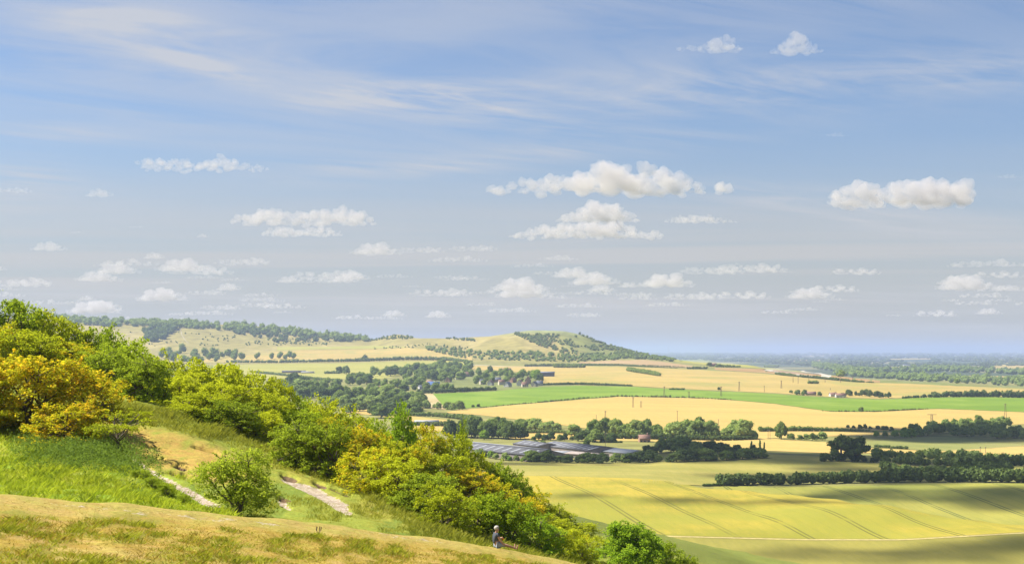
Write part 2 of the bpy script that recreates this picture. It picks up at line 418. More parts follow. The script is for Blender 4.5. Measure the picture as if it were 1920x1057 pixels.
# far hills: dry chalk grassland
hillm = sstep(3250, 3500, DM2) * (PXM < 1330)
n_h = fbm(XM / 120, DM2 / 300, 13, 4)
blend((.30, .255, .075), hillm)
blend((.36, .295, .10), hillm * sstep(.48, .62, n_h))
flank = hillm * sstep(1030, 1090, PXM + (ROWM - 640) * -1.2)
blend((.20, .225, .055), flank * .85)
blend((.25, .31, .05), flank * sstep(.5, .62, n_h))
blend((.27, .29, .11), hillm * (1 - sstep(620, 634, ROWM)) * (PXM > 900))
# the far plain beyond
plain = sstep(3700, 4600, DM2) * (1 - hillm) * (PXM > 1150) + sstep(5200, 5600, DM2) * (PXM <= 1150)
plain = np.clip(plain, 0, 1)
blend((.07, .095, .045), plain)
blend((.30, .27, .12), plain * .7 * sstep(.60, .68, fbm(XM / 600, DM2 / 1600, 17, 3)))
# near slope
blend((.21, .24, .045), 1 - sstep(150, 330, DM2))
n1 = fbm(XM / 2.2, DM2 / 7, 41, 4); n2 = fbm(XM / .5, DM2 / 2.2, 45, 3); n3 = fbm(XM / 12, DM2 / 12, 49, 3)
outside = near * (1 - inside)
blend((.30, .33, .045), outside * 1.)
lush = outside * (1 - sstep(330, 420, PXM + (ROWM - 940) * -1.1)) * sstep(800, 850, ROWM)
blend((.29, .40, .03), lush * sstep(.36, .52, n1 * .6 + n2 * .4))
blend((.42, .42, .05), lush * sstep(.52, .65, n2))
dry = outside * ell_mask(PXM, ROWM, (330, 850, 170, 40, .27))
blend((.50, .34, .08), dry * sstep(.22, .48, n1 * .5 + n2 * .5))
blend((.40, .37, .06), outside * ell_mask(PXM, ROWM, (640, 925, 170, 26, .38)) * sstep(.35, .5, n2 * .4 + n1 * .6))
blend((.20, .27, .04), outside * sstep(.56, .64, n2 * .5 + n1 * .5) * .7)
blend((.44, .315, .058), near * inside)
greenb = near * inside * np.clip(sstep(.44, .62, n1 * .26 + n2 * .62 + .16 * n3 + .05 * sstep(300, 0, PXM) + .05 * sstep(1000, 1060, ROWM) - .06 * sstep(500, 800, PXM)), 0, 1)
blend((.25, .255, .035), greenb * .7)
blend((.50, .36, .10), near * inside * sstep(.54, .70, fbm(XM / .8, DM2 / .8, 61, 3)) * .8)
lipm = near * sstep(ld - 4.5, ld - 1., DM2) * inside
blend((.47, .37, .10), lipm * .7)
ch = np.zeros(PXM.shape); so = np.zeros(PXM.shape)
vis = near & (DM2 > 35) & (PXM > -100) & (PXM < 1250)
P_, R_ = PXM[vis], ROWM[vis]
wob = (fbm(P_ / 7, R_ / 4, 71, 4) - .5) * 20
outv = (1 - inside)[vis]
c_ = np.zeros(P_.shape)
for pl in CHALK: c_ = np.maximum(c_, seg_mask(P_ + wob, R_ + wob * .5, pl) * outv)
for pl in (TRACK, LIPBARE): c_ = np.maximum(c_, .52 * seg_mask(P_ + wob, R_ + wob * .3, pl) * inside[vis] * sstep(.3, .5, fbm(P_ / 14, R_ / 3, 77, 2)))
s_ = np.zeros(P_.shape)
for e in SOIL_SHADE: s_ = np.maximum(s_, ell_mask(P_ + wob * .6, R_ + wob * .3, e) * outv)
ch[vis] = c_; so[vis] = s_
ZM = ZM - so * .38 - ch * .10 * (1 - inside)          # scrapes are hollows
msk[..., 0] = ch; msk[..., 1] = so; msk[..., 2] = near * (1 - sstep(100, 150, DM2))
ni, nj = PXM.shape
idx = np.arange(ni * nj).reshape(ni, nj)
Fq = np.stack([idx[:-1, :-1], idx[1:, :-1], idx[1:, 1:], idx[:-1, 1:]], -1).reshape(-1, 4)
one = np.ones((ni * nj, 1))

m_ground, nt = new_mat('grassland'); b = NT(nt)
geo = b.n('ShaderNodeNewGeometry').outputs['Position']
cat = b.n('ShaderNodeAttribute', attribute_name='col').outputs['Color']
mk = b.n('ShaderNodeSeparateColor'); nt.links.new(b.n('ShaderNodeAttribute', attribute_name='mask').outputs['Color'], mk.inputs[0])
nf = b.noise(geo, 7., 5, .75); nm = b.noise(geo, 1.3, 4, .65); nl = b.noise(geo, .03, 4, .6)
v = b.mix(mk.outputs[2], b.n('ShaderNodeCombineColor', i_0=nl, i_1=nl, i_2=nl).outputs[0], b.n('ShaderNodeCombineColor', i_0=nf, i_1=nf, i_2=nf).outputs[0])
vr = b.n('ShaderNodeMapRange', i_1=.25, i_2=.75, i_3=.46, i_4=1.02); nt.links.new(v, vr.inputs[0])
hs = b.n('ShaderNodeHueSaturation', i_Color=cat); nt.links.new(vr.outputs[0], hs.inputs['Value'])
nt.links.new(b.math('ADD', .5, b.math('MULTIPLY', b.math('SUBTRACT', nm, .5), .09)), hs.inputs['Hue'])
cs = b.mix(b.ramp(b.noise(geo, 5., 4, .7), .4, .62), (.30, .225, .14), (.50, .42, .33))
chm = b.ramp(b.math('ADD', mk.outputs[0], b.math('MULTIPLY', b.math('SUBTRACT', b.math('ADD', b.math('MULTIPLY', nf, .5), b.math('MULTIPLY', nm, .5)), .5), 3.6)), .45, .85)
c = b.mix(chm, hs.outputs[0], cs)
soil_shade = b.ramp(b.math('ADD', mk.outputs[1], b.math('MULTIPLY', b.math('SUBTRACT', nm, .5), .8)), .4, .62)
c = b.mix(soil_shade, c, b.mix(nf, (.09, .06, .035), (.19, .125, .07)))  # brown of exposed soil, doubling as painted shade in the overhung pits
p = b.n('ShaderNodeBsdfPrincipled', i_Base_Color=c, i_Roughness=.95); p.inputs['Specular IOR Level'].default_value = .1
bh = b.math('ADD', b.math('MULTIPLY', nf, .5), nm)
nt.links.new(b.n('ShaderNodeBump', i_Strength=.7, i_Distance=.18, i_Height=bh).outputs[0], p.inputs['Normal'])
b.n('ShaderNodeOutputMaterial', i_Surface=p.outputs[0])
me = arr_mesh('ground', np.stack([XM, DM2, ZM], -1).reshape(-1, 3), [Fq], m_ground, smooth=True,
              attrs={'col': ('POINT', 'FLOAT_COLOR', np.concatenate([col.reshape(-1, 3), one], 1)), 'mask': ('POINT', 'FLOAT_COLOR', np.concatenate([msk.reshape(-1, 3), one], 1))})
tag(link('ground', me), 'rolling chalk downland, grassy slope in front and hills behind', 'ground', kind='structure')

# ------------------------------------------------------------------ fields laid over the ground
def med(a, k=4):
    b_ = np.pad(a, k, mode='edge'); m = np.median(np.stack([b_[i:i+len(a)] for i in range(2*k+1)]), 0)
    b_ = np.pad(m, 1, mode='edge'); return np.where(np.abs(a - m) < .02 * m, a, (b_[:-2] + b_[1:-1] + b_[2:]) / 3)
def field(name, label, up, lo, mat, step=5., nseg=None, off=.25, dup=None, dlo=None):
    up = np.array(up, float); lo = np.array(lo, float)
    x0 = max(up[0, 0], lo[0, 0]); x1 = min(up[-1, 0], lo[-1, 0])
    n = max(4, int((x1 - x0) / step)); xs = np.linspace(x0, x1, n + 1)
    ru = np.interp(xs, up[:, 0], up[:, 1]); rl = np.interp(xs, lo[:, 0], lo[:, 1])
    ru = ru + (vnoise(xs / 13, xs * 0, 83) - .5) * .8
    k = (rl > ru + .1) | bool(dup or dlo)
    xs, ru, rl = xs[k], ru[k], rl[k]
    d1 = med(cast(xs, ru)); d0 = med(cast(xs, rl))
    if dup: d1 = pchip([q[0] for q in dup], [q[1] for q in dup], xs)
    if dlo: d0 = pchip([q[0] for q in dlo], [q[1] for q in dlo], xs)
    ns = nseg or int(np.clip(np.max(d1 - d0) / 8, 6, 60))
    t = np.linspace(0, 1, ns + 1)
    D = d0[:, None] * (1 - t) + d1[:, None] * t
    X = (xs[:, None] - CX) / F * D
    Z = H(X, D) + off
    a, c_ = X.shape; idx = np.arange(a * c_).reshape(a, c_)
    Fc = np.stack([idx[:-1, :-1], idx[1:, :-1], idx[1:, 1:], idx[:-1, 1:]], -1).reshape(-1, 4)
    me = arr_mesh(name, np.stack([X, D, Z], -1).reshape(-1, 3), [Fc], mat, smooth=True)
    return tag(link(name, me), label, 'field', kind='structure')

FM = {}
FM['olive'] = field_mat('young barley', (0.189, 0.175, 0.035), (0.280, 0.241, 0.049), (.015, .006), .5, .35)
FM['near'] = field_mat('ripening barley', (.215, .20, .024), (.355, .275, .038), (.012, .020), .45, .3, tram=(math.radians(9.5), 25., 3., (.12, .115, .022)), contrast=1.3, cc=(.23, .225, .03))
FM['next'] = field_mat('green barley', (.18, .19, .036), (.28, .255, .05), (.012, .012), .3, .3, tram=(math.radians(7), 26., 9., (.085, .10, .028)), contrast=1.1)
FM['upper'] = field_mat('yellowing barley', (0.210, 0.199, 0.042), (0.294, 0.252, 0.063), (.004, .03), .08, .25, contrast=1.2)
FM['wheat'] = field_mat('ripe wheat', (0.350, 0.248, 0.070), (0.420, 0.301, 0.087), (.003, .02), .05, .15, contrast=.8)
FM['wheat_far'] = field_mat('distant wheat', (0.294, 0.224, 0.066), (0.378, 0.273, 0.084), (.002, .008), .1, .1, contrast=1., cc=(0.252, 0.231, 0.063))
FM['green'] = field_mat('sugar beet', (.105, .175, .012), (.15, .225, .018), (.004, .02), -.15, .2, contrast=1.2, cc=(.175, .24, .028))
FM['tan'] = field_mat('stubble', (0.322, 0.252, 0.112), (0.392, 0.322, 0.168), (.05, .01), .3, .2, contrast=1.4)
FM['pink'] = field_mat('fallow', (0.280, 0.189, 0.091), (0.322, 0.231, 0.112), (.004, .01), 0, .2)
FM['brown'] = field_mat('bare soil', (0.252, 0.154, 0.063), (0.308, 0.203, 0.084), (.006, .01), 0, .2)
FM['lime'] = field_mat('meadow', (0.238, 0.231, 0.049), (0.294, 0.273, 0.063), (.004, .01), 0, .2)
FM['grass'] = field_mat('pasture', (0.168, 0.182, 0.049), (0.224, 0.217, 0.063), (.006, .02), 0, .2, cc=(0.252, 0.224, 0.084))
FM['gold'] = field_mat('sunlit wheat', (0.364, 0.259, 0.077), (0.434, 0.315, 0.098), (.01, .03), 0, .2)  # slightly brighter wheat tone

CRD = [(900, 705), (1060, 697), (1260, 678), (1330, 660), (1400, 643), (1480, 622), (1560, 602), (1650, 563), (1740, 551), (1830, 536), (1920, 523), (2150, 521)]
crest = [(940, 889), (985, 893), (1060, 898), (1200, 906), (1330, 912.5), (1440, 919), (1520, 925), (1610, 940), (1700, 958), (1800, 974), (1920, 987), (2100, 1000)]
f1u = [(1080, 1003), (1240, 1005), (1500, 1012), (1690, 1013), (1920, 1000), (2100, 990)]
field('barley_field', 'olive barley field in the lower corner beyond the lone green tree', f1u, [(1080, 1070), (2100, 1070)], FM['olive'])
field('barley_field', 'bulging yellow barley field crossed by slanting tractor lines', crest, [(940, 1002), (1080, 1002), (1240, 1004), (1500, 1010.5), (1690, 1011), (1920, 998), (2100, 988)], FM['near'], 4, 60, dup=CRD)
field('barley_field', 'greenish barley field below the dark hedge, half in cloud shade', [(1338, 912), (1400, 912), (1440, 914), (1640, 910), (1750, 907), (2100, 906)], [(x, y - .5) for x, y in crest[4:]], FM['next'], 4, 50, dlo=CRD)
field('barley_field', 'dull yellow barley field between the tree belt and the dark hedge', [(880, 866), (960, 866), (1180, 868), (1400, 853), (1440, 851), (1560, 857), (1700, 873), (1790, 884)],
      [(880, 889), (985, 892), (1060, 897), (1200, 905), (1330, 911), (1350, 911), (1400, 910), (1700, 889), (1790, 886)], FM['upper'])
g1u = [(838, 772), (870, 768), (1000, 756), (1160, 743.5), (1330, 747), (1450, 757), (1560, 772), (1640, 772), (1760, 766.5), (1920, 773), (2100, 775)]
field('wheat_field', 'broad golden wheat field with wooden power poles behind the pale tree belt', g1u, [(838, 774), (900, 778), (1000, 790), (1100, 803), (1300, 808), (1500, 808), (1640, 808), (1700, 806), (1800, 800), (1920, 795), (2100, 792)], FM['wheat'])
gru = [(812, 738), (930, 733), (1010, 726), (1080, 723), (1180, 724.5), (1250, 729), (1390, 735.5), (1450, 738), (1560, 746), (1650, 749), (1750, 745), (1850, 744), (1920, 746), (2100, 748)]
field('crop_field', 'long bright green crop field curving across the valley', gru, [(812, 738.5), (838, 768)] + [(x, y - .9) for x, y in g1u[2:]], FM['green'])
field('stubble_field', 'small tan stubble wedge at the end of the bright green field', [(780, 738), (812, 737.5), (836, 767.5)], [(780, 758), (800, 765), (836, 768.5)], FM['tan'], 3)
field('wheat_field', 'wide buff wheat field between the village and the far plain', [(880, 684), (1000, 687), (1100, 686.5), (1200, 688), (1280, 692), (1350, 695), (1440, 701), (1520, 709), (1600, 716.5), (1700, 719), (1760, 722), (1920, 729), (2100, 737)],
      [(880, 692), (1000, 699), (1020, 720), (1080, 721.5), (1180, 723), (1250, 727.5), (1390, 734), (1450, 736.5), (1560, 744.5), (1650, 747.5), (1750, 743.5), (1850, 742.5), (1920, 744.5), (2100, 746)], FM['wheat_far'])
field('fallow_field', 'pinkish fallow field at the foot of the rounded hill', [(1085, 679), (1150, 675), (1210, 674.5), (1250, 679), (1300, 686)], [(1085, 684), (1200, 686), (1300, 690)], FM['pink'])
field('meadow', 'pale lime meadow on the spur edge above the bare soil', [(1262, 674.5), (1330, 677.5), (1400, 684.5), (1450, 690), (1520, 698)], [(1262, 677), (1330, 684.5), (1400, 688.5), (1450, 693), (1520, 699)], FM['lime'])
field('bare_field', 'reddish bare field looped by a white track', [(1340, 689), (1440, 692), (1520, 700), (1600, 708), (1650, 713.5)], [(1340, 693), (1440, 699.5), (1520, 708), (1600, 715.5), (1650, 717)], FM['brown'])
field('pasture', 'pale pasture around the long farm shed', [(400, 684), (520, 682), (640, 681), (760, 677.5), (840, 676), (878, 680)], [(400, 704), (500, 710), (560, 708), (700, 712), (770, 702), (878, 690)], FM['lime'])
field('pasture', 'buff pasture above the long hedge on the left hillside foot', [(380, 674), (440, 668), (560, 656), (660, 655.5), (760, 652.5), (830, 656), (885, 668)], [(380, 680), (440, 679.5), (560, 678), (640, 678), (760, 674), (885, 675)], FM['wheat_far'])
field('meadow', 'thin lime meadow under the wooded ridge', [(520, 650), (600, 650), (700, 648), (760, 649.5)], [(520, 657), (600, 654.5), (700, 653.5), (760, 651.5)], FM['lime'])
field('wheat_field', 'narrow golden strip just behind the hawthorn thicket', [(640, 763), (700, 769), (780, 781), (850, 788)], [(640, 774), (700, 778), (780, 791), (850, 795)], FM['wheat'])
field('wheat_field', 'short golden strip left of the dark factory trees', [(770, 798), (850, 799.5)], [(770, 810), (850, 808)], FM['wheat'])
field('wheat_field', 'sliver of golden wheat among the trees behind the factory', [(890, 790), (935, 793)], [(890, 799), (935, 800)], FM['wheat'])
field('wheat_field', 'golden strip above the factory roofs', [(955, 807), (1080, 811)], [(955, 824), (1080, 824)], FM['wheat'])
field('wheat_field', 'long golden strip between the pale tree belt and the dark tree belt', [(1095, 813), (1200, 815), (1300, 819), (1430, 821.5), (1560, 830), (1600, 838), (1730, 845)], [(1095, 826), (1220, 827), (1300, 836), (1440, 845), (1560, 850), (1730, 849)], FM['gold'])
field('wheat_field', 'yellow strip behind the round lone tree by the double pole', [(1415, 807.5), (1500, 808.5), (1690, 810.5)], [(1415, 822), (1500, 820.5), (1600, 816.5), (1690, 815)], FM['gold'])
field('pasture', 'mottled green pasture below the wooded knoll', [(1625, 828), (1700, 822), (1760, 818), (1800, 821), (1860, 829), (1930, 834), (2100, 836)], [(1625, 838), (1700, 842), (1760, 846), (1850, 841), (1930, 835), (2100, 837)], FM['grass'])
field('wheat_field', 'bright golden field beside the mottled pasture', [(1735, 847), (1800, 843.5), (1850, 841), (1930, 835.5), (2100, 838)], [(1735, 850), (1820, 852), (1880, 860), (1930, 862), (2100, 864)], FM['gold'])
field('meadow', 'small yellow strip between two dark hedgerows', [(1645, 858), (1700, 857), (1785, 862)], [(1645, 860.5), (1700, 865), (1785, 868)], FM['lime'])
field('meadow', 'pale green strip behind the dark hedge', [(1735, 875), (1830, 874), (2100, 874)], [(1735, 879), (1880, 886), (2100, 886)], FM['lime'])
field('wheat_field', 'buff field beyond the far woods at the edge of the plain', [(1850, 687), (1868, 680.5), (1920, 679.5), (2100, 679)], [(1850, 690), (1895, 694), (2100, 696)], FM['wheat_far'], off=1.)
for i, (a, y0, b_, y1) in enumerate([(1655, 687, 1850, 691), (1760, 704.5, 1930, 708), (1700, 703, 1745, 705.5), (1560, 685.5, 1600, 687.2), (1585, 697, 1622, 699.5), (1430, 675, 1560, 676), (1480, 666.5, 1560, 667.5), (1640, 672.4, 1745, 673.4)]):
    field('distant_field', 'pale strip of distant field among the blue woods', [(a, y0), (b_, y1 - 2.0 if i < 2 else y1 - 1.4)], [(a, y0 + 1.2), ((a+b_)/2, (y0+y1)/2 + 1.4), (b_, y1)], FM['tan'] if i in (3, 4) else FM['wheat_far'], off=1.2)
def ribbon(name, label, pts, mat, off=.5):
    up = []; P = np.array(pts, float)
    n = 40; t = np.linspace(0, 1, n); s = np.linspace(0, 1, len(P))
    px = np.interp(t, s, P[:, 0]); ro = np.interp(t, s, P[:, 1]); w = np.interp(t, s, P[:, 2])
    d = cast(px, ro); X = (px - CX) / F * d
    T = np.gradient(np.stack([X, d], 1), axis=0); T /= np.linalg.norm(T, axis=1)[:, None] + 1e-9
    Nn = np.stack([-T[:, 1], T[:, 0]], 1) * w[:, None]
    L = np.stack([X, d], 1) + Nn; R = np.stack([X, d], 1) - Nn
    V = np.concatenate([np.c_[L, H(L[:, 0], L[:, 1]) + off], np.c_[R, H(R[:, 0], R[:, 1]) + off]])
    Fc = np.array([(i, i+1, n+i+1, n+i) for i in range(n-1)])
    tag(link(name, arr_mesh(name, V, [Fc], mat)), label, 'track', kind='structure')
m_verge = plain_mat('dry verge', (.44, .36, .13), nscale=.5, var=.3)
ribbon('verge', 'pale dry grass strip dividing the bulging barley field from the lower one', [(1085, 1004.2, 1.4), (1240, 1006, 1.6), (1500, 1012.6, 1.6), (1690, 1013, 1.6), (1920, 1000, 1.6), (2090, 991, 1.6)], m_verge, .35)
m_path = plain_mat('worn path', (.36, .31, .20), nscale=.05, var=.25)
m_track = plain_mat('chalk track', (.50, .44, .35), nscale=.05, var=.2)
ribbon('track', 'white chalk track looping round the bare soil', [(1470, 691.5, 5), (1447, 693.5, 6), (1438, 695.5, 7), (1465, 698.5, 7), (1500, 703, 8), (1530, 706, 8), (1548, 707, 9), (1550, 703.5, 9), (1535, 699.5, 8), (1512, 697.5, 8), (1503, 695.5, 7), (1508, 694.5, 5)], m_track)
ribbon('track', 'pale path climbing the distant wooded ridge', [(338, 616, 1.1), (341, 628, 1.4), (346, 636, 1.4), (353, 644, 1.)], m_path)
ribbon('track', 'pale farm lane curving past the head of the village', [(1095, 686, 3), (960, 687.6, 4), (890, 684, 5), (868, 687, 5)], m_track)

# ------------------------------------------------------------------ sky, sun, haze, camera
w = bpy.data.worlds.new('World'); S.world = w; w.use_nodes = True; nt = w.node_tree; nt.nodes.clear(); b = NT(nt)
sky = b.n('ShaderNodeTexSky', sky_type='NISHITA', sun_disc=False, sun_elevation=SUN_EL, sun_rotation=SUN_AZ, altitude=200., air_density=1.0, dust_density=.6, ozone_density=2.2)
tc = b.n('ShaderNodeTexCoord').outputs['Generated']
sp = b.n('ShaderNodeSeparateXYZ'); nt.links.new(tc, sp.inputs[0])
zz = b.math('ADD', b.math('MAXIMUM', sp.outputs[2], 0.), .035)
pl = b.n('ShaderNodeCombineXYZ', i_0=b.math('DIVIDE', sp.outputs[0], zz), i_1=b.math('DIVIDE', sp.outputs[1], zz), i_2=0.).outputs[0]   # high cloud sheet seen in perspective
warp = b.noise(pl, .35, 2)
plr = b.mapping(pl, (1, 1, 1), (0, 0, math.radians(-28)))
m1 = b.mapping(plr, (.26, .8, 1))
c1 = b.noise(m1, 1.6, 6, .62, 2.4)
m2 = b.mapping(pl, (.16, .22, 1), (0, 0, .4), (3.3, 1.7, 0))
c2 = b.noise(m2, 1.0, 4, .55, .6)
m3 = b.mapping(b.mapping(pl, (1, 1, 1), (0, 0, math.radians(-42))), (.5, 2.4, 1))
c3 = b.noise(m3, 1.0, 6, .65, 2.2)
# sheaves of cirrus: (direction x/y, z/y, half sizes, tilt, weight)
tot = None
for (u0, v0, a, bb, th, wt) in [(-.09, .180, .075, .010, .10, 1.), (-.03, .172, .10, .012, -.16, 1.), (.10, .183, .12, .014, -.03, .8), (-.27, .228, .085, .018, -.12, .9), (-.225, .205, .05, .007, -.35, .8),
                                (-.33, .155, .06, .006, -.04, .7), (-.36, .118, .05, .016, 0, 1.), (.28, .195, .14, .014, .03, .65), (.22, .105, .12, .010, -.10, .7), (.03, .140, .14, .008, .10, .6), (-.1, .13, .12, .008, .05, .4), (.25, .09, .12, .006, -.12, .6)]:
    u = b.math('DIVIDE', sp.outputs[0], sp.outputs[1]); vv = b.math('DIVIDE', sp.outputs[2], sp.outputs[1])
    du = b.math('SUBTRACT', u, u0); dv = b.math('SUBTRACT', vv, v0)
    du2 = b.math('ADD', b.math('MULTIPLY', du, math.cos(th) / a), b.math('MULTIPLY', dv, math.sin(th) / a))
    dv2 = b.math('ADD', b.math('MULTIPLY', du, -math.sin(th) / bb), b.math('MULTIPLY', dv, math.cos(th) / bb))
    g = b.math('MULTIPLY', b.math('POWER', 2.718, b.math('MULTIPLY', b.math('ADD', b.math('MULTIPLY', du2, du2), b.math('MULTIPLY', dv2, dv2)), -1.)), wt)
    tot = g if tot is None else b.math('ADD', tot, g)
front = b.ramp(sp.outputs[1], 0., .2)
str_ = b.math('ADD', b.math('MULTIPLY', b.ramp(c1, .36, .7), .75), b.math('MULTIPLY', b.ramp(c3, .4, .7), .5))
cir = b.math('MULTIPLY', b.math('MULTIPLY', tot, front), str_)
veil = b.math('MULTIPLY', b.math('MULTIPLY', b.ramp(c2, .42, .75), b.ramp(c1, .22, .62)), .62)
m4 = b.mapping(pl, (.10, .42, 1), (0, 0, .12), (1.3, 7.7, 0))
c4 = b.noise(m4, 1., 6, .6, 1.0)
bnd = b.math('MULTIPLY', b.ramp(sp.outputs[2], .004, .03), b.ramp(sp.outputs[2], .15, .06))
str4 = b.math('MULTIPLY', b.ramp(c4, .42, .66), bnd)
fac = b.math('MINIMUM', b.math('ADD', b.math('MULTIPLY', cir, .8), veil), .85)
low = b.ramp(sp.outputs[2], .19, .0)
SKYC = b.mix(1., sky.outputs[0], (.78, .84, .96), 'MULTIPLY')
SKYC = b.mix(b.math('MULTIPLY', low, .85), SKYC, (4.05, 4.02, 4.05))
SKYC = b.mix(b.math('MULTIPLY', str4, .6), SKYC, (4.95, 4.8, 4.75))
SKYC = b.mix(fac, SKYC, (4.9, 5.0, 5.3))
b.n('ShaderNodeOutputWorld', i_Surface=b.n('ShaderNodeBackground', i_Color=SKYC, i_Strength=.052).outputs[0])

sl = bpy.data.lights.new('sun', 'SUN'); sl.energy = 4.6; sl.angle = math.radians(.5); sl.color = (1., .95, .86)
so_ = bpy.data.objects.new('sun', sl); COL.objects.link(so_)
so_.rotation_euler = Vector(SUN).to_track_quat('Z', 'Y').to_euler()

cd = bpy.data.cameras.new('camera'); cam = bpy.data.objects.new('camera', cd); COL.objects.link(cam); S.camera = cam
cam.location = (0, 0, 0); cam.rotation_euler = (math.pi/2, 0, 0)
cd.sensor_width = 36; cd.lens = F / 1920 * 36; cd.shift_y = (YE - 528.5) / 1920; cd.clip_start = .1; cd.clip_end = 300000

def haze():
    m, nt = new_mat('haze'); b = NT(nt)
    v = b.n('ShaderNodeVolumePrincipled'); v.inputs['Color'].default_value = (.46, .56, .82, 1); v.inputs['Density'].default_value = 7.2e-5; v.inputs['Anisotropy'].default_value = .15
    b.n('ShaderNodeOutputMaterial', i_Volume=v.outputs[0])
    me = MB().box((0, 29000, 20), (62000, 33000, 112)).mesh('haze', m)
    tag(link('haze', me), 'thin blue summer haze filling the valley and the plain', 'haze', kind='stuff')
haze()
S.view_settings.view_transform = 'Standard'; S.view_settings.look = 'None'; S.view_settings.exposure = 1.3; S.view_settings.gamma = 1
S.cycles.use_denoising = True
S.cycles.max_bounces = 12; S.cycles.diffuse_bounces = 4; S.cycles.transmission_bounces = 3; S.cycles.transparent_max_bounces = 16; S.cycles.volume_bounces = 5
# ------------------------------------------------------------------ plant materials
L = {}
L['G'] = leaf_mat('green hawthorn leaves', ((.17, .245, .02), (.39, .48, .035)))
L['Y'] = leaf_mat('yellow green hawthorn leaves', ((.26, .31, .02), (.54, .57, .035)))
L['O'] = leaf_mat('hawthorn leaves with orange berries', ((.27, .29, .018), (.55, .53, .03)), orange=(.86, .57, .04), osc=2.0, olim=(.44, .62))
L['YO'] = leaf_mat('yellowing hawthorn leaves', ((.26, .30, .018), (.54, .54, .03)), orange=(.84, .58, .04), osc=2.2, olim=(.48, .66))
L['D'] = leaf_mat('dark green hawthorn leaves', ((.19, .25, .024), (.38, .46, .045)))
L['bright'] = leaf_mat('fresh green leaves', ((.14, .25, .022), (.33, .46, .038)))
m_bark = plain_mat('bark', (.16, .125, .09), nscale=9., var=.45)
m_bark_far = plain_mat('distant bark', (.14, .11, .08), nscale=1., var=.3)
L['tree'] = leaf_mat('tree leaves', ((.10, .155, .04), (.25, .32, .075)), trans=.35, nscale=.25)
L['pale'] = leaf_mat('pale tree leaves', ((.15, .22, .06), (.38, .46, .13)), trans=.35, nscale=.25)
L['dark'] = leaf_mat('dark tree leaves', ((.055, .09, .03), (.15, .20, .055)), trans=.3, nscale=.25)
L['fresh'] = leaf_mat('light green tree leaves', ((.14, .24, .03), (.28, .40, .05)), trans=.3, nscale=.25)
L['hedge'] = leaf_mat('hedge leaves', ((.08, .12, .035), (.20, .25, .07)), trans=.3, nscale=.3)
L['wood'] = leaf_mat('far wood leaves', ((.05, .075, .035), (.13, .165, .06)), trans=.25, nscale=.02)
L['lone'] = leaf_mat('pale thin leaves', ((.22, .285, .03), (.44, .51, .06)), trans=.55)
L['herb'] = leaf_mat('nettle leaves', ((.075, .13, .025), (.20, .28, .05)), trans=.4, nscale=1.5)

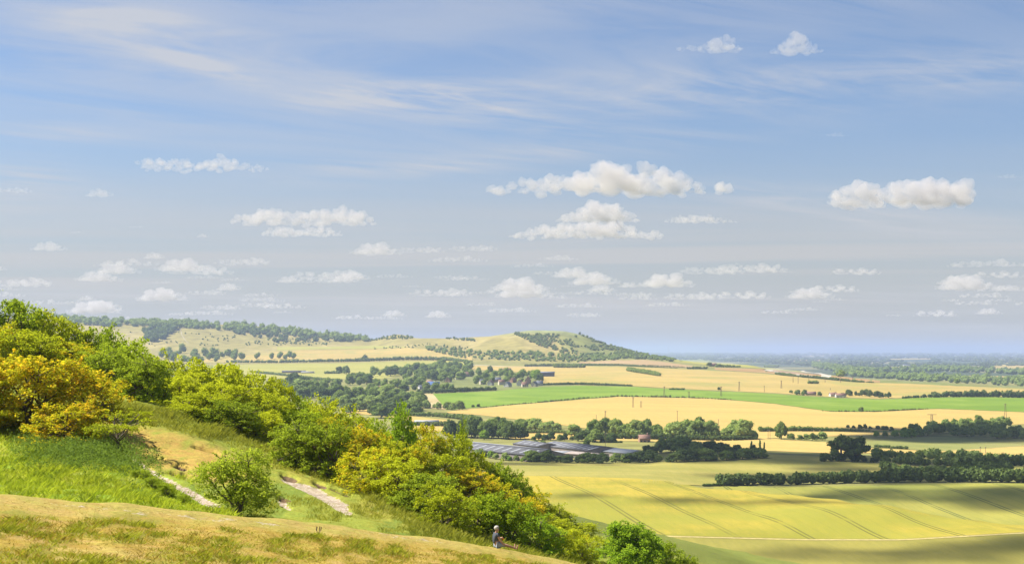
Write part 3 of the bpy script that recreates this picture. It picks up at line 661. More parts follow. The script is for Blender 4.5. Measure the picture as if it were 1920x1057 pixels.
# ------------------------------------------------------------------ close shrubs
def shrub_mesh(seed, shape='bush', nsp=150, nleaf=82, leaf=.030):
    rg = np.random.default_rng(seed)
    lobes = []
    if shape == 'bush':
        lobes.append((np.array([0, 0, .52]), np.array([.36, .36, .40])))
        for k in range(9):
            a = k * 2.4 + rg.uniform(-.4, .4); r = rg.uniform(.16, .34); z = rg.uniform(.26, .78); q = rg.uniform(.15, .25)
            lobes.append((np.array([r*math.cos(a), r*math.sin(a), min(z, .97 - q)]), np.array([q*1.05, q*1.05, q*.9])))
        for k in range(8):
            a = k * .785 + rg.uniform(-.3, .3); lobes.append((np.array([.31*math.cos(a), .31*math.sin(a), rg.uniform(.10, .2)]), np.array([.17, .17, .13])))
    elif shape == 'round':
        for k in range(13):
            a = k * 2.4; r = rg.uniform(.0, .34); z = .55 + rg.uniform(-.2, .28) - r*.25; q = rg.uniform(.15, .24)
            lobes.append((np.array([r*math.cos(a), r*math.sin(a), min(z, .97 - q)]), np.array([q, q, q*.85])))
    elif shape == 'upright':
        for k in range(12):
            a = k * 2.4; z = .18 + .75 * k / 12; r = .2 * (1 - .6 * z); q = .2 * (1.15 - .6 * z)
            lobes.append((np.array([r*math.cos(a), r*math.sin(a), min(z, .99 - q)]), np.array([q*1.1, q*1.1, q])))
    elif shape == 'open':
        for k in range(11):
            a = k * 2.4; r = rg.uniform(.1, .38); z = .18 + rg.uniform(0, .62) - r * .15; q = rg.uniform(.14, .2)
            lobes.append((np.array([r*math.cos(a), r*math.sin(a), min(z, .95 - q)]), np.array([q, q, q])))
    elif shape == 'flat':
        for k in range(10):
            a = k * 2.4; r = rg.uniform(.12, .40); z = .62 + rg.uniform(-.16, .22)
            lobes.append((np.array([r*math.cos(a), r*math.sin(a), z]), np.array([.17, .17, .075])))
    br = MB().blob((0, 0, -.03), (.03, .03, .04))
    nst = {'bush': 4, 'open': 6}.get(shape, 1)
    stems = []
    for k in range(nst):
        a = k * 2 * math.pi / nst + rg.uniform(-.5, .5); r0 = .03 if nst > 1 else 0
        top = np.array([.12*math.cos(a), .12*math.sin(a), .36]) if nst > 1 else np.array([.01, .0, .42 if shape != 'upright' else .8])
        P = [np.array([0., 0., -.05]), np.array([r0*1.6*math.cos(a), r0*1.6*math.sin(a), .14]) + rg.normal(size=3)*.012, top]
        br.tube(P, [.024, .019, .012] if nst > 1 else [.032, .026, .016], 6); stems.append(P)
    for c, q in lobes:
        P = stems[rg.integers(nst)]; b0 = P[1] + (P[2]-P[1]) * rg.uniform(.2, 1)
        mid = (b0 + c) / 2 + rg.normal(size=3) * .03
        br.tube([b0, mid, c], [.012, .009, .005], 5)
        for j in range(4):
            d = rg.normal(size=3); d /= np.linalg.norm(d); d[2] = abs(d[2]) * .6
            br.tube([mid + (c-mid)*rg.uniform(.3, 1), c + d*q*.6, c + d*q*1.02 + np.array([0, 0, .01])], [.005, .0035, .002], 4, cap=False)
    wts = np.array([q.prod()**(2/3) for c, q in lobes]); wts /= wts.sum()
    Cs, Os = [], []
    flat = {'flat': .30, 'bush': .42}.get(shape, .5)
    for k in range(nsp):
        c, q = lobes[rg.choice(len(lobes), p=wts)]
        d = rg.normal(size=3); d /= np.linalg.norm(d); d[2] = d[2] * .8 + .18; d /= np.linalg.norm(d)
        p = c + d * q * rg.uniform(.72, 1.08)
        if p[2] < .03: p[2] = .03 + rg.uniform(0, .05)
        sr = rg.uniform(.05, .095)
        ax = d + rg.normal(size=3) * .5; ax[2] -= .25; ax /= np.linalg.norm(ax)                # sprays reach outwards and droop a little
        side = np.cross(ax, [0, 0, 1.]); side /= np.linalg.norm(side) + 1e-6; up = np.cross(side, ax)
        m = int(nleaf * rg.uniform(.6, 1.3))
        t = rg.uniform(-1, 1, m); w_ = rg.normal(size=m) * (1 - .5 * (t + 1) / 2); h_ = rg.normal(size=m)
        pts = p + (t[:, None] * ax * 1.35 + w_[:, None] * side * .6 + h_[:, None] * up * flat * .6 - (t[:, None] > .2) * np.array([0, 0, .25]) * (t[:, None]-.2)**2) * sr
        Cs.append(pts); o = np.tile(d * .7 + np.array([0, 0, .5]), (m, 1)); Os.append(o)
    if shape in ('bush', 'upright', 'open'):                    # leafy shoots that break the outline
        for k in range(16):
            c, q = lobes[rg.integers(len(lobes))]
            d = rg.normal(size=3); d[2] = abs(d[2]) + .6; d /= np.linalg.norm(d)
            p0 = c + d * q * .9; ln = rg.uniform(.06, .13); m = 18
            t = np.linspace(0, 1, m); pts = p0 + d * ln * t[:, None] + rg.normal(size=(m, 3)) * .008
            Cs.append(pts); Os.append(np.tile(d, (m, 1)))
            br.tube([c, p0, p0 + d*ln], [.004, .003, .001], 4, cap=False)
    Cs = np.concatenate(Cs); Os = np.concatenate(Os)
    Cs[:, 2] = np.maximum(Cs[:, 2], .012)
    V, Q = quads(Cs, leaf * rg.uniform(.65, 1.25, len(Cs)), rg, Os, .7, .8)
    return br, V, Q, rg.uniform(0, 1, len(Q))

SHR = {}
def shrub_data(var, shape, key, **kw):
    k = (var, shape, key)
    if k not in SHR:
        base = (var, shape)
        if base not in SHR:
            br, V, Q, v = shrub_mesh(100 + var, shape, **kw)
            SHR[base] = (br.mesh('branches', m_bark, smooth=True), V, Q, v)
        bm, V, Q, v = SHR[base]
        SHR[k] = (bm, arr_mesh('foliage', V, [Q], L[key], attrs={'v': ('FACE', 'FLOAT', v)}))
    return SHR[k]

def plant(name, label, cat, px, d, toprow, wpx, var, shape, key, group=None, zoff=-.1, rz=None, **kw):
    x = (px - CX) / F * d; z = h1(x, d) + zoff
    h = 1.07 * (zr(toprow, d) - z); wd = wpx * d / F
    bm, fm = shrub_data(var, shape, key, **kw)
    e = bpy.data.objects.new(name, None); COL.objects.link(e); e.location = (x, d, z)
    e.scale = (wd, wd, h); e.rotation_euler[2] = random.uniform(0, 6.28) if rz is None else rz
    e.empty_display_size = .2
    for n_, me_ in (('branches', bm), ('foliage', fm)):
        o = bpy.data.objects.new(n_, me_); COL.objects.link(o); o.parent = e
    return tag(e, label, cat, group)

TYPEW = {'G': 'mid green', 'Y': 'yellow green', 'O': 'orange tinged', 'YO': 'yellow and orange', 'D': 'dark green', 'bright': 'bright green'}
BACKR = [(-70, 120, 548, 165, 'G'), (15, 120, 561, 140, 'G'), (72, 122, 582, 120, 'Y'), (128, 122, 602, 115, 'Y'), (185, 122, 611, 100, 'G'), (240, 118, 632, 115, 'G'), (298, 120, 661, 100, 'Y'), (350, 118, 673, 105, 'Y'),
         (408, 118, 681, 115, 'Y'), (465, 118, 691, 105, 'Y'), (515, 118, 707, 90, 'Y'), (560, 120, 741, 85, 'G'), (608, 118, 745, 95, 'Y'), (658, 120, 765, 95, 'Y'), (705, 118, 785, 80, 'G'), (800, 118, 796, 85, 'YO'),
         (850, 120, 813, 85, 'Y'), (895, 120, 848, 85, 'Y'), (935, 120, 868, 75, 'G'), (965, 120, 881, 62, 'G'), (1000, 122, 914, 75, 'YO'), (1040, 122, 944, 75, 'Y'), (1088, 122, 980, 75, 'Y')]
MIDR = [(-40, 100, 598, 170, 'YO'), (50, 100, 618, 155, 'Y'), (130, 102, 640, 145, 'YO'), (212, 98, 648, 130, 'D'), (268, 96, 662, 115, 'D'), (340, 104, 702, 125, 'Y'), (420, 104, 716, 130, 'Y'), (490, 104, 736, 115, 'Y'),
        (552, 104, 766, 115, 'G'), (610, 104, 782, 115, 'YO'), (665, 104, 800, 115, 'O'), (720, 104, 816, 105, 'Y'), (775, 104, 832, 105, 'YO'), (830, 104, 850, 105, 'Y'), (880, 104, 876, 105, 'O'), (930, 104, 902, 105, 'YO'),
        (975, 104, 930, 95, 'O'), (1020, 104, 964, 95, 'Y'), (1068, 106, 996, 85, 'YO')]
FRONTR = [(-30, 77, 655, 180, 'O'), (62, 77, 668, 195, 'O'), (142, 78, 690, 170, 'O'), (375, 92, 735, 125, 'Y'), (432, 91, 748, 120, 'D'), (485, 92, 772, 105, 'Y'), (560, 82, 782, 125, 'D'), (615, 81, 792, 115, 'D'), (692, 78, 840, 135, 'YO'), (742, 76, 856, 120, 'Y'), (800, 74, 886, 125, 'D'), (842, 70, 908, 110, 'Y'), (900, 73, 922, 115, 'G'), (952, 73, 926, 120, 'G'), (1002, 77, 964, 105, 'bright'), (1042, 79, 986, 95, 'Y'), (1085, 83, 1004, 85, 'Y')]
def spot(px):
    for lim, w_ in ((0, 'at the view edge'), (105, 'above the shaded nettle bank'), (200, 'above the flat-topped tree'), (320, 'above the chalk path'), (540, 'above the lone pale bush'), (680, 'above the chalk scar'),
                    (830, 'between scar and sitting man'), (990, 'behind the sitting man')):
        if px < lim: return w_
    return 'next to the round bright tree'
ROWW = {'back': 'on the thicket skyline', 'mid': 'deep in the thicket', 'front': 'at the grassy thicket edge'}
groups = {}
for rw, tab in (('back', BACKR), ('mid', MIDR), ('front', FRONTR)):
    for px, d, top, wp, ty in tab: groups.setdefault((ty, rw, spot(px)), []).append((px, d, top, wp))
ORD = ['', 'uppermost', 'second', 'third', 'fourth', 'fifth', 'sixth']
bi = 0
for (ty, rw, sp_), items in groups.items():
    for k, (px, d, top, wp) in enumerate(sorted(items)):
        pre = '' if len(items) == 1 else (['upper ', 'lower '][k] if len(items) == 2 else ['uppermost ', 'middle ', 'lowest ', 'bottom '][k])
        lb = f"{pre}{TYPEW[ty]}{'' if 'bush' in TYPEW[ty] else ' hawthorn'} {ROWW[rw]}, {sp_}"
        plant('hawthorn_bush', lb, 'bush', px, d, top, wp * 1.12, bi % 7, 'bush', ty, 'hawthorn bushes of the hillside thicket'); bi += 1
plant('hawthorn_bush', 'airy pale green bush standing alone beside the chalk path', 'bush', 445, 59, 836, 172, 20, 'open', 'lone', nsp=185, nleaf=74, leaf=.026, rz=1.)
plant('ash_tree', 'upright green tree rising above the thicket skyline', 'tree', 750, 114, 766, 104, 21, 'upright', 'bright', nsp=120, nleaf=80, leaf=.03)
plant('ash_tree', 'slim green tree top poking out beside the factory roofs', 'tree', 866, 124, 800, 48, 21, 'upright', 'G', nsp=120, nleaf=80, leaf=.03)
plant('maple_tree', 'round bright green tree alone at the foot of the slope', 'tree', 1178, 100, 972, 146, 22, 'round', 'bright', nsp=260, nleaf=95, leaf=.03)
plant('maple_tree', 'low green shrub crouching beside the round bright tree', 'bush', 1252, 103, 1016, 70, 3, 'bush', 'G')
plant('maple_tree', 'lowest dark shrub at the bottom edge by the olive field', 'bush', 1284, 104, 1036, 60, 5, 'bush', 'D')
plant('thorn_tree', 'little flat-topped thorn tree with a bare thin trunk', 'tree', 222, 73, 765, 120, 23, 'flat', 'Y', nsp=75, nleaf=60, leaf=.026)
plant('hawthorn_bush', 'low orange bush spreading over the shaded nettle bank', 'bush', 120, 74, 752, 150, 4, 'bush', 'O')
plant('hawthorn_bush', 'low spreading yellow bush below the dark green pair', 'bush', 190, 84, 712, 90, 2, 'bush', 'YO')

for i, (p, d, t, w) in enumerate([(288, 63, 893, 46), (312, 62, 905, 44), (262, 65, 880, 50), (345, 60.5, 925, 34)]):  # dark bushes added to stand for the bank's shade beside a grass mound
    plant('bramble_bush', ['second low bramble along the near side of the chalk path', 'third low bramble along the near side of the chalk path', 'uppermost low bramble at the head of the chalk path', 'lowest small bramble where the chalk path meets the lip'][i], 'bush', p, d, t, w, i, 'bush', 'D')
# ------------------------------------------------------------------ grass and herbs (nobody could count them)
def blades(X, D, hgt, wid, per, rg, name, label, key, spread=.08, lean=.5):
    n = len(X); Z = H(X, D)
    ii = np.repeat(np.arange(n), per); m = len(ii)
    bx = X[ii] + rg.normal(size=m) * spread; by = D[ii] + rg.normal(size=m) * spread; bz = Z[ii] - .02
    hh = hgt[ii] * rg.uniform(.5, 1.25, m); a = rg.uniform(0, 2*np.pi, m); w_ = wid * rg.uniform(.6, 1.4, m) * (hgt[ii] / hgt.mean())**.3
    lx = rg.normal(size=m) * lean * hh + .12 * hh; ly = rg.normal(size=m) * lean * hh
    sx, sy = np.cos(a) * w_, np.sin(a) * w_
    V = np.stack([np.c_[bx - sx, by - sy, bz], np.c_[bx + sx, by + sy, bz], np.c_[bx + sx*.7 + lx*.45, by + sy*.7 + ly*.45, bz + hh*.62], np.c_[bx + lx, by + ly, bz + hh]], 1).reshape(-1, 3)
    v = np.clip(rg.normal(.5, .2, n)[ii] + rg.normal(0, .15, m), 0, 1)
    me = arr_mesh(name, V, [np.arange(4*m).reshape(m, 4)], L[key], attrs={'v': ('FACE', 'FLOAT', v)})
    tag(link(name, me), label, 'grass', kind='stuff')
L['turf'] = leaf_mat('dry turf', ((.22, .175, .03), (.48, .35, .075)), trans=.35, nscale=.8)
L['turfg'] = leaf_mat('green turf', ((.18, .21, .02), (.40, .40, .045)), trans=.4, nscale=.8)
L['lush'] = leaf_mat('lush grass leaves', ((.18, .26, .02), (.45, .49, .05)), trans=.5, nscale=.8)
L['rough'] = leaf_mat('rough grass', ((.17, .20, .025), (.38, .37, .06)), trans=.4, nscale=.6)
rg = np.random.default_rng(5)
def scatter(n, p0, p1, d0, d1):
    px = rg.uniform(p0, p1, n); d = np.sqrt(rg.uniform(d0**2, d1**2, n)); return px, (px - CX) / F * d, d
px, X, D = scatter(17000, -60, 1130, 23, 61)
ldp = np.interp(px, LIP[:, 0], LIP[:, 2]); k = D < ldp - .3
px, X, D = px[k], X[k], D[k]; ldp = ldp[k]
gn = fbm(X / 2.2, D / 7, 41, 4) * .26 + fbm(X / .5, D / 2.2, 45, 3) * .62 + .16 * fbm(X / 12, D / 12, 49, 3)
gk = gn + rg.uniform(-.16, .16, len(gn)) > .545
hh = np.where(D > ldp - 4.5, .022, .035 + .085 * sstep(.42, .66, gn) + .02 * gk)
blades(X[~gk], D[~gk], hh[~gk] * 1.25, .009, 10, rg, 'dry_grass', 'short dry golden turf on the lip of the down', 'turf', .13, .8)
blades(X[gk], D[gk], hh[gk], .009, 13, rg, 'green_grass', 'greener tussocks scattered through the dry turf', 'turfg', .09, .7)
px, X, D = scatter(19000, -80, 1100, 42, 98)
ldp = np.interp(px, LIP[:, 0], LIP[:, 2]); k = D > ldp + 3
px, X, D = px[k], X[k], D[k]
row = YE - H(X, D) * F / D
bare = np.zeros(len(px))
for pl_ in CHALK: bare = np.maximum(bare, seg_mask(px, row, [(a, b_, c_ * 1.6) for a, b_, c_ in pl_]))
for e in SOIL_SHADE: bare = np.maximum(bare, ell_mask(px, row, e))
dryz = ell_mask(px, row, (330, 850, 170, 40, .27))
ok = (bare < .25 + .6 * rg.uniform(size=len(px))) & ((dryz < .35) | (rg.uniform(size=len(px)) < .35))
px, X, D, row, dryz = px[ok], X[ok], D[ok], row[ok], dryz[ok]
lushz = (px + (row - 940) * -1.1 < 400) & (row > 800)
edge = np.interp(px, [-80, 230, 420, 640, 760, 860, 960, 1060], [830, 770, 805, 880, 960, 1005, 1030, 1060])
tall = sstep(34, 6, np.abs(row - edge - 6)) * (px > 190)
hh = .05 + .16 * sstep(.45, .75, fbm(X / 1.4, D / 4, 55, 2)) + .24 * lushz * fbm(X / 2.2, D / 2.2, 57, 2) + .24 * tall
hh = np.where(dryz > .3, .05, hh)
blades(X[lushz], D[lushz], hh[lushz], .012, 11, rg, 'meadow_grass', 'lush green grass filling the hollow behind the lip', 'lush', .14, .55)
blades(X[~lushz], D[~lushz], hh[~lushz], .009, 9, rg, 'rough_grass', 'rough yellow green grass on the slope below the thicket', 'rough', .14, .5)
# nettles and willowherb on the shaded bank
n = 1000
px = rg.normal(150, 70, n); d = 71 + rg.normal(size=n) * 3.2; X = (px - CX) / F * d
rr = YE - H(X, d) * F / d; k = (rr > 832) & (rr < 925) & (px > 20) & (px < 300); X, d = X[k], d[k]; Z = H(X, d)
hgt = rg.uniform(.2, .85, len(X)) * (.6 + .8 * fbm(X / 2, d / 2, 63, 2))
per = 34; ii = np.repeat(np.arange(len(X)), per); t = rg.uniform(.1, 1, len(ii))
Cc = np.c_[X[ii] + rg.normal(size=len(ii)) * .13, d[ii] + rg.normal(size=len(ii)) * .13, Z[ii] + hgt[ii] * t]
V, Q = quads(Cc, .10 * rg.uniform(.6, 1.3, len(ii)), rg, None, .3, .5, up=.8)
tag(link('nettles', arr_mesh('nettles', V, [Q], L['herb'], attrs={'v': ('FACE', 'FLOAT', rg.uniform(0, 1, len(Q)))})), 'tangle of tall nettles on the shaded bank below the orange bushes', 'nettles', kind='stuff')

# ------------------------------------------------------------------ far trees
def tree_mesh(seed, kind):
    rg = np.random.default_rng(seed); lobes = []
    if kind == 'broad':
        for k in range(13):
            a = k * 2.4 + rg.uniform(-.3, .3); r = .31 * math.sqrt((k + .5) / 13); z = .80 - r * rg.uniform(.5, 1.5) + rg.uniform(-.1, .04); q = rg.uniform(.15, .21)
            lobes.append(((r*math.cos(a), r*math.sin(a), min(z, 1 - q)), (q, q, q*.9)))
        for k in range(9):
            a = k * .7; lobes.append(((.29*math.cos(a), .29*math.sin(a), rg.uniform(.20, .40)), (.18, .18, .17)))
        lobes.append(((0, 0, .5), (.27, .27, .3)))
    elif kind == 'tall':
        for k in range(26):
            a = k * 2.4; r = .38 * math.sqrt((k + .5) / 26); z = .84 - r * rg.uniform(.2, 1.3) + rg.uniform(-.22, .06); q = rg.uniform(.11, .17)
            lobes.append(((r*math.cos(a), r*math.sin(a), min(max(z, .30), 1 - q)), (q, q, q*.9)))
    elif kind == 'poplar':
        for k in range(9):
            z = .16 + .74 * k / 8; q = .10 + .05 * math.sin(math.pi * k / 8); lobes.append(((rg.normal()*.025, rg.normal()*.025, min(z, .97 - q*1.2)), (q, q, q*1.3)))
    elif kind == 'shrub':
        for k in range(9):
            a = k * 2.4; r = .3 * math.sqrt(k / 9); q = rg.uniform(.2, .28); lobes.append(((r*math.cos(a), r*math.sin(a), .5 + rg.uniform(-.2, .2) - r*.3), (q, q, q*1.2)))
    cr = MB()
    for c, q in lobes: cr.blob(c, np.array(q) * .78, rough=.07, rg=rg)
    ncore = sum(len(f) for f in cr.Fq[3])
    nq = 1500 if kind in ('broad', 'tall') else 800
    wt = np.array([np.prod(q)**(2/3) for c, q in lobes]); wt /= wt.sum()
    li = rg.choice(len(lobes), nq, p=wt); d = rg.normal(size=(nq, 3)); d /= np.linalg.norm(d, axis=1)[:, None]
    d[:, 2] = np.where(d[:, 2] < -.5, -d[:, 2], d[:, 2])
    Cq = np.array([lobes[i][0] for i in li]) + d * np.array([lobes[i][1] for i in li]) * rg.uniform(.75, 1.06, (nq, 1))
    V, Q = quads(Cq, rg.uniform(.045, .085, nq), rg, d, 1.0)
    cr.add(V, Q)
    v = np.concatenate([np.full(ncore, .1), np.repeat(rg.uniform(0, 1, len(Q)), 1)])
    tk = MB().tube([(0, 0, -.03), (0.005, 0, .2), (.0, .01, .5)], [.035, .026, .015], 6)
    if kind == 'tall':
        for k in range(4): tk.tube([(0, 0, -.02), (.10*math.cos(k*1.7), .10*math.sin(k*1.7), .3), (.24*math.cos(k*1.7), .24*math.sin(k*1.7), .68)], [.03, .022, .012], 6)
    return cr, v, tk
TM = {}
def tree_data(kind, var, key):
    if (kind, var, key) not in TM:
        if (kind, var) not in TM: TM[(kind, var)] = tree_mesh(300 + var + {'broad': 0, 'poplar': 40, 'shrub': 70, 'tall': 20}[kind], kind)
        cr, v, tk = TM[(kind, var)]
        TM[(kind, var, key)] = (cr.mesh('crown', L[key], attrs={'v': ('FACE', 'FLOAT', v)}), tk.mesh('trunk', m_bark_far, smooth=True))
    return TM[(kind, var, key)]
def both(kind, var, key):                     # crown and trunk in one mesh for trees too small to show parts
    k = (kind, var, key, 'one')
    if k not in TM:
        if (kind, var) not in TM: TM[(kind, var)] = tree_mesh(300 + var + {'broad': 0, 'poplar': 40, 'shrub': 70, 'tall': 20}[kind], kind)
        cr, v, tk = TM[(kind, var)]
        m = MB(); m.V = list(cr.V); m.n = cr.n; m.Fq = {a: list(x) for a, x in cr.Fq.items()}; m.mi = {a: list(x) for a, x in cr.mi.items()}
        m.tube([(0, 0, -.03), (0.005, 0, .2), (.0, .01, .5)], [.035, .026, .015], 6, mi=1, cap=False)
        n3 = len(np.concatenate(m.Fq[3])); vv = np.concatenate([v, np.full(sum(len(f) for q, f in m.Fq.items() for f in f) - len(v), .5)])
        TM[k] = m.mesh('tree', [L[key], m_bark_far], attrs={'v': ('FACE', 'FLOAT', vv)})
    return TM[k]
TREES = []
def tree(px, row, hpx, wr, key, label, group=None, kind='broad', name='tree', cat='tree', parts=None):
    TREES.append((px, row, hpx, wr, key, label, group, kind, name, cat, parts))
def plant_trees():
    """the largest of all trees are things; the smallest of those in woods go into one mass"""
    solo = sorted((t for t in TREES), key=lambda t: (t[8] == 'tree' and t[5].split()[0] not in ORDW and t[6] is not None, -t[2]))
    n = 0; rest = []
    for t in solo:
        px, row, hpx, wr, key, label, group, kind, name, cat, parts = t
        if name == 'tree' and n >= 292: rest.append(t); continue
        n += name == 'tree'
        x, d, z = at(px, row)
        h = 1.02 * hpx * d / F; var = random.randrange(5)
        if parts is None: parts = hpx >= 24
        sx = h * wr * random.uniform(.95, 1.25); sy = h * wr * random.uniform(.95, 1.25)
        if parts:
            e = bpy.data.objects.new(name, None); COL.objects.link(e); cr, tk = tree_data(kind, var, key)
            for n_, me_ in (('trunk', tk), ('crown', cr)):
                o = bpy.data.objects.new(n_, me_); COL.objects.link(o); o.parent = e
        else:
            e = bpy.data.objects.new(name, both(kind, var, key)); COL.objects.link(e)
        e.location = (x, d, z - .1); e.scale = (sx, sy, h * 1.02); e.rotation_euler[2] = random.uniform(0, 6.28)
        tag(e, label, cat, group)
    P = []; R = []
    for px, row, hpx, wr, *_ in rest:
        x, d, z = at(px, row); h = 1.1 * hpx * d / F
        for k in range(3):
            r = h * random.uniform(.26, .36); P.append((x + random.uniform(-.3, .3)*h, d + random.uniform(-.2, .2)*h, z + h * (.45, .62, .35)[k])); R.append((r, r, r))
    if P: tag(link('woodland', lumps(P, R, 70, 'tree', 'woodland', rng, size=.34)), 'smaller crowded trees of the valley woods and gardens', 'wood', kind='stuff')
ORDW = ['first', 'second', 'third', 'fourth', 'fifth', 'sixth', 'seventh', 'eighth', 'ninth', 'tenth', 'eleventh', 'twelfth', 'thirteenth', 'fourteenth', 'fifteenth', 'sixteenth', 'seventeenth', 'eighteenth', 'nineteenth', 'twentieth',
        'twenty-first', 'twenty-second', 'twenty-third', 'twenty-fourth', 'twenty-fifth', 'twenty-sixth']
def belt(pts, n, hp, key, what, end, where, group, wr=1.0, jit=2.5, keys=None, **kw):
    """a row of trees along a polyline of photo pixels, each labelled by its place counted from a named end"""
    P = np.array(pts, float); s = np.concatenate([[0], np.cumsum(np.hypot(*np.diff(P, axis=0).T))]); s /= s[-1]
    for i in range(n):
        t = (i + .5) / n + random.uniform(-.3, .3) / n
        px = np.interp(t, s, P[:, 0]); ro = np.interp(t, s, P[:, 1]) + random.uniform(-jit, jit) * .4
        hpx = (np.interp(t, s, P[:, 2]) if P.shape[1] > 2 else hp) * random.choice((random.uniform(.6, .9), random.uniform(.85, 1.1), random.uniform(.95, 1.3)))
        tree(px, ro, hpx, wr * random.uniform(.85, 1.2), random.choice(keys) if keys else key, f'{ORDW[i]} {what} from the {end} {where}', group, **kw)
def wood(region, n, hp, keys, label, group, wr=1.05, grow=0., **kw):
    """trees inside a polygon given in photo pixels"""
    R = np.array(region, float); k = 0
    def inside_(x, y):
        c = False; j = len(R) - 1
        for i in range(len(R)):
            if (R[i, 1] > y) != (R[j, 1] > y) and x < (R[j, 0]-R[i, 0]) * (y-R[i, 1]) / (R[j, 1]-R[i, 1]) + R[i, 0]: c = not c
            j = i
        return c
    pts = []
    tries = 0
    while len(pts) < n and tries < 6000:
        tries += 1
        p = (random.uniform(R[:, 0].min(), R[:, 0].max()), random.uniform(R[:, 1].min(), R[:, 1].max()))
        if inside_(*p) and all(math.hypot((p[0]-q[0]), 2.2 * (p[1]-q[1])) > hp * .52 for q in pts): pts.append(p)
    for p in pts: tree(p[0], p[1], hp * random.uniform(.75, 1.2), wr * random.uniform(.85, 1.2), random.choice(keys), label, group, **kw)

# big wood on the valley floor left of the bright green field
wood([(548, 726), (610, 742), (690, 744), (790, 748), (788, 776), (730, 786), (690, 782), (640, 772), (590, 756), (545, 745)], 46, 27, ['tree', 'pale', 'tree', 'pale', 'dark'], 'leafy tree in the valley wood beside the tan stubble wedge', 'trees of the valley wood', parts=False)
belt([(792, 764), (870, 769)], 6, 15, 'pale', 'bushy tree', 'stubble wedge', 'in the row under the bright green field', 'row of bushy trees under the green field', keys=['pale', 'tree'], jit=4)
wood([(525, 716), (600, 722), (650, 725), (640, 733), (560, 733), (530, 730)], 16, 17, ['tree', 'dark', 'tree', 'pale'], 'rounded tree in the dark row behind the valley wood', 'dark row behind the valley wood')
for i, (p, h_) in enumerate([(541, 23), (546.5, 24), (553, 21)]): tree(p, 724, h_, .35, 'dark', ['outer slim poplar of three nearest the thicket', 'tallest poplar in the middle of three slim ones', 'shortest of three slim poplars'][i], 'three slim poplars', kind='poplar', name='poplar_tree', parts=False)
wood([(655, 716), (692, 717), (692, 724), (655, 724)], 6, 23, ['tree', 'pale'], 'tall tree in the clump below the long farm shed pasture', 'clump of tall trees by the pasture', parts=False)
wood([(700, 700), (755, 698), (756, 705), (700, 706)], 9, 17, ['tree', 'dark'], 'rounded tree in the grove between pasture and village', 'grove between pasture and village')
wood([(755, 700), (880, 688), (878, 706), (850, 720), (790, 712), (760, 710)], 34, 19, ['tree', 'tree', 'pale', 'dark'], 'crowded tree on the wooded rise above the white houses', 'wooded rise above the white houses')
wood([(700, 722), (790, 716), (800, 732), (880, 730), (880, 735), (720, 740), (690, 735)], 24, 17, ['tree', 'dark', 'pale'], 'tree between the pink roofed cottages and the white houses', 'trees around the white houses', parts=False)
wood([(878, 700), (950, 700), (1010, 706), (1016, 716), (950, 719), (890, 724)], 34, 13, ['tree', 'dark', 'pale', 'tree'], 'garden tree among the village cottages', 'garden trees of the village')
for p, r_, h_, lb in [(1005, 712, 22, 'tall bright yellow green tree at the end of the village'), (975, 709, 16, 'smaller yellow green tree in the middle of the village')]: tree(p, r_, h_, .8, 'fresh', lb, parts=False)
tree(1012, 716, 18, .8, 'dark', 'dark tree beside the slate coloured barn')
tree(919, 699, 15, .8, 'tree', 'lone tree standing up behind the village roofs')
tree(637, 700, 16, 1., 'dark', 'darker of two round trees alone in the pasture'); tree(649, 701, 17, 1., 'tree', 'larger of two round trees alone in the pasture')
tree(674, 701.5, 6, 1., 'tree', 'tiny round tree alone beyond the pair in the pasture')
wood([(300, 668), (340, 660), (380, 662), (440, 668), (440, 682), (330, 684), (300, 680)], 22, 15, ['tree', 'dark'], 'bluish tree in the wood at the foot of the wooded ridge', 'wood at the foot of the ridge')
for i, (p, r_, h_) in enumerate([(455, 675, 15), (482, 673, 13), (507, 673.5, 13), (524, 673, 13), (548, 673, 16), (535, 674, 10)]): tree(p, r_, h_, 1.05, 'dark', f"{['tallest leftover', 'solitary', 'low domed', 'narrow', 'double crowned', 'smallest'][i]} round tree in the line under the wooded ridge", 'line of round trees under the ridge')
# factory surroundings
belt([(838, 818, 30), (880, 820, 34), (930, 822, 36), (990, 822, 30)], 15, 32, 'tree', 'tall tree', 'thicket end', 'of the dark belt behind the long factory roof', 'dark belt behind the factory', wr=.8, keys=['tree', 'dark'], jit=5)
tree(908, 824, 20, .9, 'fresh', 'yellow green young tree before the dark belt behind the factory')
belt([(995, 824, 15), (1075, 826, 16)], 7, 16, 'tree', 'small tree', 'long roof end', 'of the row above the middle factory roofs', 'row above the middle factory roofs', keys=['tree', 'dark'])
belt([(1075, 826, 20), (1125, 828, 22), (1150, 829, 18)], 6, 20, 'dark', 'dark tree', 'middle roofs', 'of the clump behind the white factory roof', 'clump behind the white roof', keys=['dark', 'tree'])
belt([(862, 845, 12), (900, 855, 15), (950, 863, 16), (990, 866, 15)], 10, 16, 'pale', 'light bushy tree', 'thicket end', 'along the front of the factory', 'light trees before the factory', keys=['pale', 'fresh', 'tree'], jit=3)
belt([(985, 866, 20), (1080, 868, 22), (1160, 868, 23), (1280, 866, 24), (1435, 859, 23)], 26, 24, 'dark', 'dark tree', 'factory end', 'of the dark belt above the yellowing barley', 'dark belt above the barley', wr=1.25, keys=['dark', 'dark', 'tree'], jit=3)
belt([(1205, 852, 24), (1250, 848, 28), (1330, 850, 24), (1420, 852, 16)], 14, 26, 'dark', 'dark tree', 'white roof end', 'in the back row of the dark belt', 'back row of the dark belt', wr=1.05, keys=['dark', 'tree'], jit=5)
belt([(1062, 838, 9), (1102, 839, 14)], 6, 14, 'tree', 'small tree', 'gable end', 'in the factory yard', 'small trees in the factory yard')
